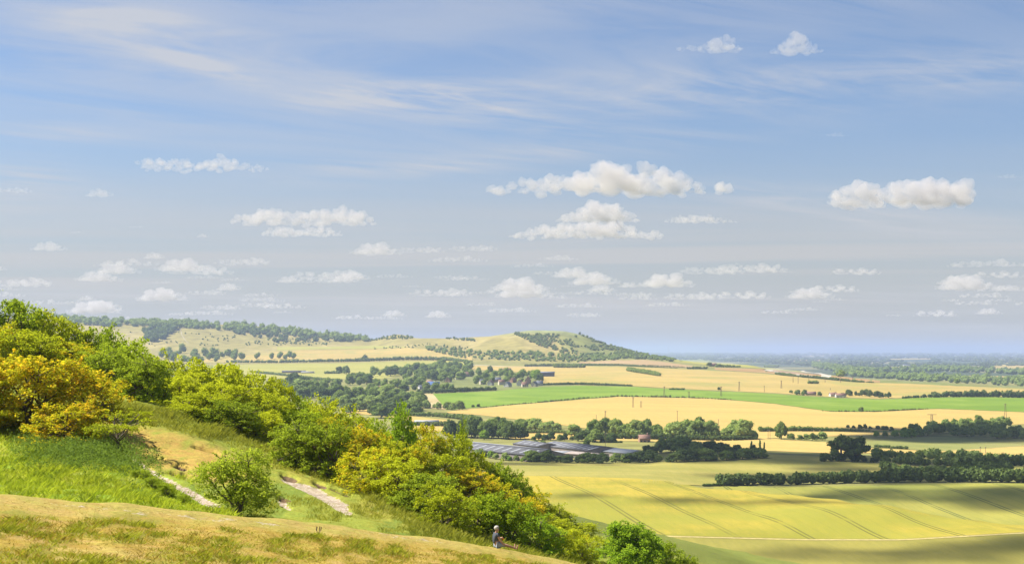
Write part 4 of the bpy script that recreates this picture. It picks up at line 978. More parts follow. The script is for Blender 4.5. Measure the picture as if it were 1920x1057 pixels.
tree(1005, 834, 11, 1., 'dark', 'dark bush against the middle factory roofs'); tree(1018, 836, 12, 1., 'tree', 'paler bush against the middle factory roofs')
# pale belt below the golden field
belt([(868, 792, 14), (905, 800, 22), (960, 804, 22), (1010, 808, 22), (1050, 809, 20)], 15, 22, 'pale', 'pale tree', 'thicket end', 'of the belt below the golden field', 'pale belt below the golden field', keys=['pale', 'pale', 'tree'], jit=4)
tree(1077, 818, 28, 1., 'pale', 'rounded pale tree standing apart before the tall pale one'); tree(1114, 824, 42, .8, 'pale', 'tallest pale tree at the near end of the leafy belt')
belt([(1130, 818, 30), (1200, 820, 32), (1270, 822, 33), (1340, 822, 36)], 20, 33, 'pale', 'pale tree', 'tall pale tree', 'in the leafy belt below the poles', 'leafy belt below the poles', wr=.95, keys=['pale', 'pale', 'tree'], jit=4)
tree(1214, 812, 30, .7, 'pale', 'pale tree poking above the leafy belt at its middle'); tree(1311, 812, 34, .8, 'tree', 'domed tree rising highest out of the leafy belt')
belt([(1358, 822, 34), (1390, 822, 34), (1420, 822, 26)], 6, 32, 'tree', 'grey green tree', 'leafy belt', 'in the clump before the yellow strip', 'clump before the yellow strip', wr=.95, keys=['tree', 'pale'])
tree(1465, 823, 36, .62, 'tree', 'slim round tree by the double pole'); belt([(1480, 823, 16), (1550, 826, 16)], 6, 15, 'pale', 'low bushy tree', 'slim round tree', 'along the yellow strip', 'low trees along the yellow strip', keys=['pale', 'tree'])
for i, p in enumerate((1409, 1425, 1433)): tree(p, 846, (20, 22, 18)[i], .5, 'pale', ['tallest slim young poplar beside the dark belt', 'middle slim young poplar beside the dark belt', 'outermost slim young poplar beside the dark belt'][i], kind='poplar', name='poplar_tree', parts=False)
# the great dark tree: two leaning crowns on bare trunks
tree(1578, 864, 50, .92, 'dark', 'huge dark tree with bare trunks, its first half nearer the factory', kind='tall'); tree(1607, 865, 48, .95, 'dark', 'huge dark tree crown joined to its larger neighbour', kind='tall')
belt([(1540, 864, 16), (1640, 866, 14)], 8, 14, 'dark', 'dark shrub', 'factory side', 'under the huge dark tree', 'shrubs under the huge dark tree', name='shrub', cat='shrub', kind='shrub')
# wooded knoll
wood([(1700, 812), (1750, 806), (1800, 800), (1850, 795), (1890, 796), (1900, 806), (1960, 815), (1960, 826), (1860, 822), (1780, 816), (1720, 816)], 44, 19, ['tree', 'pale', 'pale', 'tree'], 'bushy tree on the wooded knoll below the pylon', 'trees on the wooded knoll', parts=False)
belt([(1585, 801, 9), (1680, 807, 10)], 9, 9, 'tree', 'small tree', 'huge dark tree', 'of the line below the golden field', 'line below the golden field')
belt([(1640, 818, 14), (1700, 820, 18), (1730, 818, 16)], 6, 16, 'pale', 'light tree', 'huge dark tree', 'at the foot of the wooded knoll', 'light trees at the foot of the knoll', keys=['pale', 'fresh', 'tree'])
tree(1694, 816, 18, .9, 'fresh', 'brightest green tree at the foot of the wooded knoll', parts=False)
# by the hamlet
belt([(1586, 741.5, 13), (1672, 746, 13)], 12, 13, 'dark', 'dark conifer', 'hamlet end', 'of the dense plantation by the hamlet', 'dense plantation by the hamlet', wr=.75, keys=['dark'])
for p, r_, h_, k_, lb in [(1483, 737, 7, 'tree', 'small tree before the hamlet roofs'), (1495, 740, 11, 'tree', 'broader tree at the near end of the hamlet'), (1508, 741, 12, 'tree', 'taller pointed tree at the near end of the hamlet'), (1537, 742, 9, 'tree', 'tree between the two hamlet roofs'), (1578, 744, 10, 'tree', 'tree shading the red hamlet roof')]: tree(p, r_, h_, 1., k_, lb)
tree(1752, 744, 12, 1.1, 'dark', 'rounded dark tree at the start of the field hedge'); tree(1614, 771, 10, 1., 'tree', 'round tree on the edge of the bright green field')
tree(869, 766, 6.5, 1.1, 'dark', 'first dark bush on the lower edge of the green field'); tree(887, 763.5, 6, 1., 'dark', 'second dark bush on the lower edge of the green field'); tree(897, 762.5, 7, 1.1, 'dark', 'third and roundest bush on the lower edge of the green field')
tree(1348, 731, 6.5, 1., 'dark', 'round bush on the upper edge of the green field beside a pole'); tree(1330, 686.5, 9, 1.2, 'dark', 'dark tree beside the spur farmhouse')
tree(1087, 627.5, 6, .8, 'dark', 'single tree on the shoulder of the rounded hill')

# ------------------------------------------------------------------ hedges: each one thing
def lumps(P, R, nq, key, name, rg, core=True, size=.42, vbase=None):
    P = np.asarray(P, float); R = np.asarray(R, float); n = len(P)
    Vs, Fq, v = [], {}, []
    off = 0; faces = []
    if core:
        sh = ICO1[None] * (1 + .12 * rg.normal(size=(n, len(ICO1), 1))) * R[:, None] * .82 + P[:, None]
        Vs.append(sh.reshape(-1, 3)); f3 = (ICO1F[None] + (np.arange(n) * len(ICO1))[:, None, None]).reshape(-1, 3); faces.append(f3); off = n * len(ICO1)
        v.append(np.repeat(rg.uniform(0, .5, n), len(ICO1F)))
    ii = np.repeat(np.arange(n), nq); d = rg.normal(size=(len(ii), 3)); d /= np.linalg.norm(d, axis=1)[:, None]; d[:, 2] = np.where(d[:, 2] < -.3, -d[:, 2], d[:, 2])
    Cq = P[ii] + d * R[ii] * rg.uniform(.75, 1.12, (len(ii), 1))
    V, Q = quads(Cq, R[ii].mean(1) * size * rg.uniform(.6, 1.3, len(ii)), rg, d, 1.)
    Vs.append(V); faces.append(Q + off); lv = rg.uniform(0, 1, n); v.append(np.clip(lv[ii] * .6 + rg.uniform(0, .5, len(ii)), 0, 1))
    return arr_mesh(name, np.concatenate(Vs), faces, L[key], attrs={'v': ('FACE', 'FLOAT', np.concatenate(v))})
def hedge(label, pts, key='hedge', gap=0., rough=.3, nq=26, name='hedge'):
    rg = np.random.default_rng(abs(hash(label)) % 1000 if False else len(label) * 7 + int(pts[0][0]))
    P = np.array(pts, float); n = 60; t = np.linspace(0, 1, n); s = np.linspace(0, 1, len(P))
    px = np.interp(t, s, P[:, 0]); ro = np.interp(t, s, P[:, 1]); hp = np.interp(t, s, P[:, 2]); d = cast(px, ro); X = (px-CX)/F*d
    L_ = np.concatenate([[0], np.cumsum(np.hypot(np.diff(X), np.diff(d)))])
    hm = (hp * d / F).mean(); k = max(4, min(420, int(L_[-1] / (hm * .34))))
    q = np.linspace(0, L_[-1], k) + rg.normal(size=k) * hm * .2
    xx = np.interp(q, L_, X) + rg.normal(size=k) * hm * .15; dd = np.interp(q, L_, d) + rg.normal(size=k) * hm * .15; hh = np.interp(q, L_, hp * d / F) * rg.uniform(1 - rough, 1 + rough, k)
    if gap: keep = rg.uniform(size=k) > gap; xx, dd, hh = xx[keep], dd[keep], hh[keep]
    zz_ = H(xx, dd); Pp = np.c_[xx, dd, zz_ + hh * .48]; R = np.c_[hh * .5, hh * .5, hh * .52]
    o = tag(link(name, lumps(Pp, R, nq, key, name, rg)), label, 'hedge'); return o
hedge('thick dark hedgerow of small trees across the barley fields', [(1356, 909, 19), (1480, 908, 20), (1600, 905, 21), (1700, 903, 23), (1800, 903, 25), (1930, 904, 23), (2050, 904, 23)], 'dark', nq=110, rough=.16)
hedge('low tangled scrub trailing from the end of the thick hedgerow', [(1318, 911, 4), (1356, 910, 6)], 'hedge')
hedge('second dark hedgerow behind the thick one', [(1655, 880, 13), (1720, 886, 12), (1790, 889, 16), (1860, 893, 26), (1890, 890, 18)], 'dark', nq=80)
hedge('long dark hedge under the small yellow strip', [(1645, 866, 12), (1720, 872, 15), (1790, 874, 18), (1870, 873, 18), (1960, 873, 20)], 'dark', nq=80)
hedge('pale bushy hedge behind the small yellow strip', [(1640, 858, 16), (1690, 858, 12), (1740, 858, 12)], 'tree', nq=80)
hedge('broad light green hedge below the bright golden field', [(1745, 860, 16), (1800, 862, 17), (1860, 866, 16), (1960, 872, 16)], 'pale', nq=80)
hedge('thin green hedge leading to the mottled pasture', [(1640, 838, 5), (1700, 842, 6)], 'hedge')
hedge('long thin hedge across the pastures under the ridge', [(425, 679.5, 4), (520, 680, 5), (600, 678.5, 5), (680, 677.5, 5.5), (760, 674.5, 6), (830, 675, 6), (885, 679, 4)], 'hedge')
hedge('clump of taller bushes in the pasture hedge', [(672, 677, 9), (688, 676.5, 10)], 'dark'); hedge('short hedge of bushes leading from the round tree pair', [(608, 700.5, 5), (636, 700.5, 5)], 'hedge')
hedge('thin hedge below the long farm shed', [(480, 699, 4), (530, 704, 4), (590, 711, 4), (640, 716, 5)], 'hedge')
hedge('village hedge along the top of the bright green field', [(785, 738, 8), (850, 735.5, 8), (930, 731.5, 7)], 'dark'); hedge('thin hedge running on from the village above the green field', [(1018, 722, 4), (1080, 721, 4.5), (1140, 722.5, 4), (1186, 724, 3)], 'dark')
hedge('dotted hedge along the lower edge of the green field', [(900, 764, 1.5), (1000, 755.5, 2.2), (1100, 746.5, 2.4), (1160, 743.5, 3), (1260, 745, 3.4), (1330, 747.5, 2.2), (1380, 750, 1.6)], 'hedge', gap=.35, rough=.6)
hedge('sparse tufted edge between the bright green and golden fields', [(1540, 770.5, 1.6), (1640, 772, 2.4), (1700, 769, 2.6), (1740, 767, 1.6)], 'hedge', gap=.5, rough=.6)
hedge('oblong copse of bushes lying in the buff field', [(1175, 695, 6), (1205, 700, 7), (1236, 705, 7)], 'tree', nq=60); hedge('dense rectangular copse behind the slate coloured barn', [(1038, 689, 6), (1070, 689.5, 6), (1098, 689, 6)], 'tree', nq=60)
hedge('low copse on the top edge of the bright green field', [(1256, 730.5, 3.5), (1283, 731, 4)], 'tree'); hedge('hedge of bushes at the far side of the buff field', [(985, 687, 4), (1040, 686.5, 5), (1100, 685, 3), (1160, 685, 3), (1210, 688, 2.5), (1270, 690, 1.6)], 'hedge')
hedge('dark hedge along the top edge of the green field beyond the plantation', [(1690, 747, 4), (1730, 745, 5), (1770, 744.5, 9), (1850, 744, 11), (1930, 746, 11), (2050, 748, 10)], 'dark', nq=50)
hedge('bushy line along the white track', [(1455, 702, 4), (1490, 706, 4), (1530, 709, 4), (1570, 713, 4), (1620, 717, 3), (1640, 718, 2)], 'hedge', gap=.15, rough=.5)
hedge('small oblong copse beside the pole line', [(1514, 719, 5), (1534, 719, 5)], 'tree'); hedge('low scrubby line on the spur near the farmhouse', [(1290, 691.5, 4), (1325, 691.5, 4)], 'hedge'); hedge('short bushy hedge by the spur farmhouse', [(1342, 688, 6), (1372, 688.5, 4), (1388, 688.5, 3)], 'tree')
hedge('bushes on the crest of the spur above the bare field', [(1436, 689, 5), (1458, 689.5, 5)], 'hedge'); hedge('thin hedge across the fallow field', [(1085, 682.5, 1.8), (1160, 684, 2), (1250, 687, 1.8), (1310, 690, 1.5)], 'hedge', gap=.3)
hedge('dark hedge between two golden strips behind the thicket', [(745, 796, 8), (790, 798, 8), (840, 799, 8)], 'hedge', nq=60); hedge('low hedge edging the strip under the stubble wedge', [(760, 779, 6), (820, 781, 7), (866, 786, 8), (890, 790, 8)], 'tree', nq=60)
hedge('trimmed dark hedge beside the white factory roof', [(1125, 829, 4), (1165, 830, 4)], 'dark'); hedge('strip of grey scrub along the belt of the yellow strip', [(1425, 809, 8), (1500, 808, 8), (1570, 808, 6), (1640, 809, 3)], 'tree', nq=50)
hedge('rough growth under the leafy belt', [(930, 812, 6), (1050, 812, 6), (1130, 818, 8)], 'hedge', nq=50); hedge('undergrowth at the foot of the leafy belt', [(1130, 822, 9), (1250, 824, 9), (1350, 826, 9), (1420, 824, 6)], 'dark', nq=50)

# ------------------------------------------------------------------ far woods and scrub: too many to count
def mass(name, label, pts, hp, key, nq=14, wr=.62, size=.5, rough=.3, cat='wood'):
    """pts: (px, row) array"""
    rg = np.random.default_rng(len(pts) + 11)
    P = np.array(pts, float); d = cast(P[:, 0], P[:, 1]); X = (P[:, 0]-CX)/F*d; z = H(X, d)
    h = hp * d / F * rg.uniform(1-rough, 1+rough, len(P))
    return tag(link(name, lumps(np.c_[X, d, z + h*.45], np.c_[h*wr, h*wr, h*.55], nq, key, name, rg, size=size)), label, cat, kind='stuff')
def band(n, up, lo, thr=None, sc=(30, 4), seed=0):
    up = np.array(up, float); lo = np.array(lo, float); out = []
    while len(out) < n:
        px = rng.uniform(up[0, 0], up[-1, 0], 2000); t = rng.uniform(0, 1, 2000)
        ro = np.interp(px, up[:, 0], up[:, 1]) * (1-t) + np.interp(px, lo[:, 0], lo[:, 1]) * t
        k = np.ones(2000, bool) if thr is None else fbm(px / sc[0], ro / sc[1], seed, 3) > thr
        out += list(zip(px[k], ro[k]))
    return out[:n]
ridge = [(100, 600), (115, 599.5), (180, 600.5), (300, 606), (480, 613.5), (560, 622), (620, 631), (690, 640)]
mass('woodland', 'bluish woodland along the top of the far ridge', band(420, [(100, 597.5), (300, 604.5), (480, 612), (600, 627), (690, 638.5)], [(100, 606), (200, 612), (300, 613), (420, 620), (520, 628), (600, 634), (690, 640.5)]), 9, 'tree', wr=.55, nq=24)
mass('woodland', 'dark wood spilling down the far ridge beside the pale path', band(70, [(272, 622), (300, 614), (330, 612)], [(272, 642), (300, 640), (330, 622)]), 10, 'dark', nq=24)
mass('woodland', 'dark tongue of wood hanging from the far ridge', band(110, [(440, 618), (520, 622), (600, 632), (660, 639)], [(440, 626), (490, 634), (525, 647), (560, 640), (660, 641)]), 7, 'dark', nq=24)
mass('scrub', 'scattered bushes dotted over the far ridge slope', band(170, [(200, 622), (300, 622), (500, 632), (650, 641)], [(200, 640), (300, 650), (500, 648), (650, 648)], .5, (40, 6), 3), 2.6, 'hedge', nq=10, cat='scrub')
mass('scrub', 'dark bushes on the small knoll between ridge and hill', band(110, [(690, 634), (720, 630), (745, 628), (775, 631)], [(690, 640), (720, 637), (760, 636), (775, 635)]), 3, 'hedge', nq=12, cat='scrub')
mass('scrub', 'line of bushes along the rim of the foothill', band(70, [(828, 632), (850, 633), (890, 637)], [(828, 634), (850, 637), (890, 640)]), 3.2, 'dark', nq=12, cat='scrub')
mass('scrub', 'bushes following the fold of the rounded hill', band(120, [(965, 624), (990, 628), (1010, 635), (1045, 650)], [(965, 627), (985, 636), (1010, 646), (1050, 660)]), 3.5, 'hedge', nq=12, cat='scrub')
mass('scrub', 'dense scrub mottling the steep flank of the rounded hill', band(420, [(990, 626), (1040, 628), (1090, 632), (1130, 645), (1200, 663)], [(990, 640), (1050, 662), (1110, 668), (1200, 672)], .50, (26, 5), 8), 4, 'hedge', nq=14, cat='scrub')
mass('woodland', 'wooded foot of the rounded hill tapering onto the spur', band(460, [(800, 652), (850, 655), (900, 660), (1000, 661), (1080, 667), (1150, 667), (1200, 663), (1262, 675)], [(800, 656), (850, 668), (900, 675), (1000, 677), (1080, 679), (1160, 675), (1210, 672), (1268, 680)]), 5, 'tree', nq=20)
mass('scrub', 'bushes along the crest of the rounded hill above the plain', band(60, [(1090, 628), (1130, 642), (1170, 652), (1210, 662)], [(1090, 630), (1130, 645), (1170, 656), (1210, 666)]), 3.5, 'hedge', nq=12, cat='scrub')
mass('scrub', 'ragged scrub scattered over the foothill pasture', band(80, [(700, 648), (800, 643), (900, 650)], [(700, 655), (800, 652), (900, 658)], .5, (50, 4), 5), 2.2, 'hedge', nq=10, cat='scrub')
mass('woodland', 'blue woods covering the far plain', band(2600, [(1190, 664.0), (1500, 664.0), (2100, 664.5)], [(1190, 673), (1320, 675), (1450, 682), (1560, 689), (2100, 684)], .33, (90, 3), 21), 3.2, 'wood', nq=8, wr=1.3, rough=.5)
mass('woodland', 'hazy line of woods on the skyline of the plain', band(900, [(1180, 661.2), (2100, 661.8)], [(1180, 664), (2100, 664.8)]), 1.6, 'wood', nq=6, wr=1.8, rough=.5)
mass('woodland', 'dark bank of trees below the loop of the white track', band(260, [(1525, 684), (1590, 690), (1600, 694)], [(1515, 688), (1560, 696), (1640, 703)]), 7, 'tree', nq=20)
mass('woodland', 'middle line of trees across the plain', band(330, [(1600, 694), (1700, 691), (1780, 691.5), (1930, 697), (2100, 697)], [(1600, 700), (1700, 699), (1780, 698), (1930, 703), (2100, 703)]), 8, 'tree', nq=22)
mass('woodland', 'nearer line of trees along the foot of the buff field', band(380, [(1570, 700), (1660, 704), (1780, 708), (1930, 712), (2100, 716)], [(1590, 706), (1650, 710), (1760, 717), (1860, 722), (1930, 725), (2100, 733)]), 9, 'tree', nq=22)
mass('woodland', 'wooded corner below the buff field at the edge of the plain', band(60, [(1840, 686), (1862, 680)], [(1840, 692), (1866, 689)]), 5, 'wood', nq=12)
plant_trees()
# ------------------------------------------------------------------ buildings
m_wall_w = plain_mat('white render', (.58, .56, .52), nscale=.8, var=.12); m_wall_b = plain_mat('brick', (.40, .24, .17), nscale=1., var=.25); m_wall_c = plain_mat('cream render', (.60, .52, .40), nscale=.8, var=.15)
m_roof_t = plain_mat('clay tiles', (.34, .20, .15), nscale=1., var=.3); m_roof_g = plain_mat('grey slates', (.20, .21, .25), nscale=1., var=.25); m_roof_b = plain_mat('blue sheet roof', (.12, .20, .42), nscale=.5, var=.2)
m_roof_a = plain_mat('weathered asbestos roof', (.115, .115, .125), nscale=.25, var=.3); m_sky_l = plain_mat('skylight sheets', (.27, .28, .30), nscale=.5, var=.15); m_brown = plain_mat('brown sheet wall', (.30, .25, .22), nscale=.4, var=.25)
m_white_r = plain_mat('white roof', (.36, .37, .38), nscale=.3, var=.1); m_slate_wall = plain_mat('slate blue cladding', (.10, .115, .16), nscale=.3, var=.2); m_glass = plain_mat('window glass', (.05, .06, .075), rough=.15, nscale=1.)
def gable(name, label, cat, x, y, L_, W, eave, ridge, ang, wall, roof, group=None, chim=False, skyl=0, wins=0, ridgecap=None):
    """ridge runs along local x"""
    e = bpy.data.objects.new(name, None); COL.objects.link(e); tag(e, label, cat, group)
    zs = [h1(x + a, y + c) for a in (-W/2, W/2) for c in (-W/2, W/2)]; z0 = min(zs) - .3
    e.location = (x, y, z0); e.rotation_euler[2] = ang
    a, c = L_/2, W/2
    V = [(-a, -c, 0), (a, -c, 0), (a, c, 0), (-a, c, 0), (-a, -c, eave), (a, -c, eave), (a, c, eave), (-a, c, eave), (-a, 0, ridge - .06), (a, 0, ridge - .06)]
    m = MB(); m.add(V, [(0, 1, 5, 4), (2, 3, 7, 6)]); m.add(V, [(1, 2, 6, 9, 5), (3, 0, 4, 8, 7)])
    link('wall', m.mesh('wall', wall), e)
    o = .45; t = .22; sl_ = (ridge - eave) / c
    r = MB()
    for sg in (-1, 1):
        ye = sg * (c + o); ze = eave - o * sl_
        P = [(-a-o, 0, ridge), (a+o, 0, ridge), (a+o, ye, ze), (-a-o, ye, ze)]; P += [(p, q, h + t) for p, q, h in P]
        r.add(P, [(0, 3, 2, 1), (4, 5, 6, 7), (2, 3, 7, 6), (0, 4, 7, 3), (1, 2, 6, 5)])
    ro = link('roof', r.mesh('roof', roof), e)
    if chim:
        link('chimney', MB().box((a*.6, 0, ridge + .5), (.35, .35, .9)).box((a*.6, 0, ridge + 1.45), (.25, .25, .1)).mesh('chimney', m_wall_b), ro)
    for k in range(skyl):
        for sg in (-1, 1):
            u = -a + L_ * (k + .5) / skyl; y0, y1 = sg * c * .25, sg * c * .85
            P = [(u-1, y0, ridge - abs(y0)*sl_ + t + .05), (u+1, y0, ridge - abs(y0)*sl_ + t + .05), (u+1, y1, ridge - abs(y1)*sl_ + t + .05), (u-1, y1, ridge - abs(y1)*sl_ + t + .05)]
            link('skylight', MB().add(P, [(0, 1, 2, 3) if sg > 0 else (3, 2, 1, 0)]).mesh('skylight', m_sky_l), ro)
    if ridgecap: link('ridge_cap', MB().box((0, 0, ridge + t + .1), (a + o, 1.1, .1)).mesh('ridge_cap', ridgecap), ro)
    for k in range(wins):
        u = -a + L_ * (k + .5) / wins
        for h in ((eave * .3,) if eave < 4 else (eave * .25, eave * .72)):
            link('window', MB().box((u, -c - .03, h), (.55, .04, .6)).mesh('window', m_glass), e)
    return e
def build(name, label, cat, px, row, L_, W, eave, ridge, ang, wall, roof, **kw):
    x, d, z = at(px, row); return gable(name, label, cat, x, d, L_, W, eave, ridge, ang, wall, roof, **kw)
def shed_between(name, label, p0, p1, half, eave, ridge, wall, roof, **kw):
    """a long shed given the two ends of its ridge in the photograph"""
    q = []
    for px, row in (p0, p1):
        d = 900.
        for _ in range(30): d = (-(h1((px-CX)/F*d, d) + ridge)) * F / (row - YE)
        q.append(((px-CX)/F*d, d))
    (x0, y0), (x1, y1) = q
    return gable(name, label, 'factory shed', (x0+x1)/2, (y0+y1)/2, math.hypot(x1-x0, y1-y0), half*2, eave, ridge, math.atan2(y1-y0, x1-x0), wall, roof, **kw)
shed_between('factory_shed', 'longest grey factory shed with a white ridge line', (882, 827), (1027, 842), 13, 4.2, 7.2, m_brown, m_roof_a, skyl=9, ridgecap=m_sky_l)
shed_between('factory_shed', 'short grey factory shed with three pale skylights', (984, 824), (1030, 830), 9, 4, 6, m_brown, m_roof_a, skyl=4)
shed_between('factory_shed', 'wide grey factory shed striped with many pale skylights', (1040, 825.5), (1136, 836), 14, 4, 6.2, m_brown, m_roof_a, skyl=10)
shed_between('factory_shed', 'white roofed factory shed half hidden by dark trees', (1128, 836), (1198, 843), 9, 3.5, 5.2, m_wall_c, m_white_r)
shed_between('factory_shed', 'low brown factory shed at the thicket end of the works', (838, 824), (880, 829), 9, 3.5, 5.4, m_brown, m_roof_a)
shed_between('factory_shed', 'flat brown annex in front of the striped roof', (1072, 845), (1128, 849), 7, 3, 3.8, m_brown, m_brown)
build('store_shed', 'small white store shed beside the brown gable', 'shed', 1058, 855, 13, 6, 2.6, 3.6, -.3, m_wall_w, m_sky_l)
build('works_house', 'red roofed house among dark trees behind the factory', 'house', 1208, 828, 8, 6, 3.2, 5.6, .1, m_wall_b, m_roof_t, chim=True, wins=3)
# village
VH = [(797, 727, 12, 8, 5, 8.5, .3, m_wall_w, m_roof_g, 'white house under grey slates at the end of the white group'), (806, 722, 9, 7, 5, 8, -.2, m_wall_c, m_roof_t, 'cream house with a clay roof behind the white group'),
      (813, 726, 17, 9, 4.5, 9, .05, m_wall_w, m_roof_b, 'white building under a bright blue roof'), (790, 730, 8, 6, 4, 6.5, .5, m_wall_w, m_roof_g, 'low white outbuilding beside the blue roof'),
      (719, 733, 14, 8, 4, 7.5, .2, m_wall_c, m_roof_t, 'pink roofed cottage among the valley trees'), (730, 735, 9, 7, 4, 7, -.4, m_wall_w, m_roof_t, 'smaller pink roofed cottage beside the first'), (760, 732, 9, 7, 4, 7, .5, m_wall_w, m_roof_g, 'white cottage between pink roofs and white group'),
      (632, 734, 14, 8, 4, 7, .1, m_wall_c, m_roof_t, 'tan roofed cottage deep in the dark tree row'), (872, 706, 26, 12, 5, 9, .1, m_brown, m_roof_t, 'big brown barn roof above the village'), (862, 711, 14, 9, 4, 7, .1, m_wall_c, m_roof_t, 'cream barn in front of the big brown barn roof'),
      (841, 716, 9, 8, 5, 9, 1.2, m_wall_b, m_roof_g, 'grey gabled house alone in the wooded rise'), (948, 697, 22, 10, 5, 8, .05, m_wall_c, m_roof_t, 'pale hall on the upper edge of the village'),
      (990, 719, 10, 8, 6, 11, 1.4, m_wall_b, m_roof_t, 'tall red house at the end of the village'), (975, 723, 10, 8, 5, 9, 1.3, m_wall_w, m_roof_t, 'white gabled cottage beside the tall red house'), (984, 725, 9, 7, 4, 7.5, .2, m_wall_c, m_roof_t, 'cream cottage below the tall red house'),
      (1002, 724, 10, 7, 4, 8, 1.2, m_wall_c, m_roof_g, 'grey roofed cottage below the yellow green tree'), (1012, 722.5, 9, 7, 4, 7.5, .1, m_wall_w, m_roof_g, 'last white cottage at the end of the village'), (952, 725, 11, 8, 4, 8, 1.1, m_wall_w, m_roof_g, 'white gabled cottage in the middle of the village row'),
      (940, 721, 9, 7, 5, 8, .3, m_wall_c, m_roof_t, 'cream cottage behind the village row'), (932, 716, 12, 8, 4.5, 8, .1, m_wall_b, m_roof_g, 'slate roofed house on the upper village lane'), (920, 722, 10, 7, 4.5, 8, 1.2, m_wall_w, m_roof_t, 'white house with a clay roof at the start of the row'),
      (905, 720, 9, 7, 4.5, 8, .3, m_wall_c, m_roof_g, 'grey roofed cottage near the wooded rise'), (962, 717, 9, 7, 4.5, 8, .8, m_wall_b, m_roof_t, 'brick cottage on the upper village lane'),
      (1576, 744.5, 14, 7, 3.5, 6, .05, m_wall_w, m_roof_t, 'long white hamlet house under a red roof'), (1562, 743, 10, 7, 3.5, 6, .2, m_wall_w, m_roof_t, 'smaller white hamlet house before the conifers'), (1520, 740.5, 14, 7, 3, 5.5, 0, m_brown, m_roof_t, 'brown roofed hamlet barn among trees'),
      (1337, 686.5, 16, 8, 4, 7, .1, m_wall_b, m_roof_t, 'lone farmhouse on the spur beside a dark tree')]
for px, row, a, c, ev, rd, an, wl, rf, lb in VH:
    barn = 'barn' in lb
    build('barn' if barn else 'house', lb, 'barn' if barn else 'house', px, row, a, c, ev, rd, an, wl, rf, group='houses of the village', chim=not barn, wins=0 if barn else 3)
build('barn', 'slate coloured barn alone on the buff field', 'barn', 1026, 705.5, 26, 14, 7.5, 9, -.02, m_slate_wall, m_roof_g)
build('farm_shed', 'long low farm shed in the pasture under the ridge', 'shed', 551, 699, 48, 10, 4, 5.5, .02, m_brown, m_roof_a); build('farm_shed', 'shorter pale farm shed at the end of the long one', 'shed', 577, 699.5, 26, 9, 3, 4.2, .02, m_wall_c, m_white_r)
build('greenhouse', 'white glasshouse in the strip behind the thicket', 'greenhouse', 800, 793, 22, 6, 1.8, 3, .15, m_white_r, m_white_r)
for i, p in enumerate((1372, 1512, 1590, 1700, 1842, 1456)): build('house', ['tiny white house speck nearest the spur', 'pale house above the dark bank of trees', 'tiny white house below the skyline woods', 'white farm in the gap of the far woods', 'white house by the far corner field', 'pale roof in the woods behind the track'][i], 'house', p, (671, 672, 674, 688, 675, 673)[i], 34, 14, 8, 13, 0, m_wall_w, m_roof_g, group='white houses far out on the plain')

# ------------------------------------------------------------------ power poles
m_pole = plain_mat('tarred timber', (.20, .13, .10), nscale=2., var=.3)
def pole(px, base, top, kind, label):
    x, d, z = at(px, base); h = (base - top) * d / F
    e = bpy.data.objects.new('power_pole', None); COL.objects.link(e); e.location = (x, d, z); e.rotation_euler[2] = -.25
    tag(e, label, 'power pole', 'wooden power poles crossing the fields')
    r = .00016 * d
    if kind == 'H':
        g = .1 * h
        for sg in (-1, 1): link('post', MB().tube([(sg*g, 0, -.3), (sg*g, 0, h)], [r, r*.8], 6).mesh('post', m_pole), e)
        link('crossarm', MB().box((0, r + .12, h * .95), (g * 2.0, .12, .14)).mesh('crossarm', m_pole), e)
    elif kind == 'A':
        g = .07 * h
        for sg in (-1, 1): link('post', MB().tube([(sg*g, 0, -.3), (sg*g*.25, 0, h)], [r, r*.8], 6).mesh('post', m_pole), e)
        link('crossarm', MB().box((0, r + .12, h * .93), (.12 * h, .12, .14)).mesh('crossarm', m_pole), e)
    else:
        link('post', MB().tube([(0, 0, -.3), (0, 0, h)], [r * 1.1, r*.8], 6).mesh('post', m_pole), e)
        link('crossarm', MB().box((0, r + .12, h * .95), (.09 * h, .1, .12)).mesh('crossarm', m_pole), e)
    for sg in (-1, 0, 1): link('insulator', MB().tube([(sg * .08 * h, r + .12, h * .96), (sg * .08 * h, r + .12, h * .96 + .5)], .13, 6).mesh('insulator', m_sky_l), e)
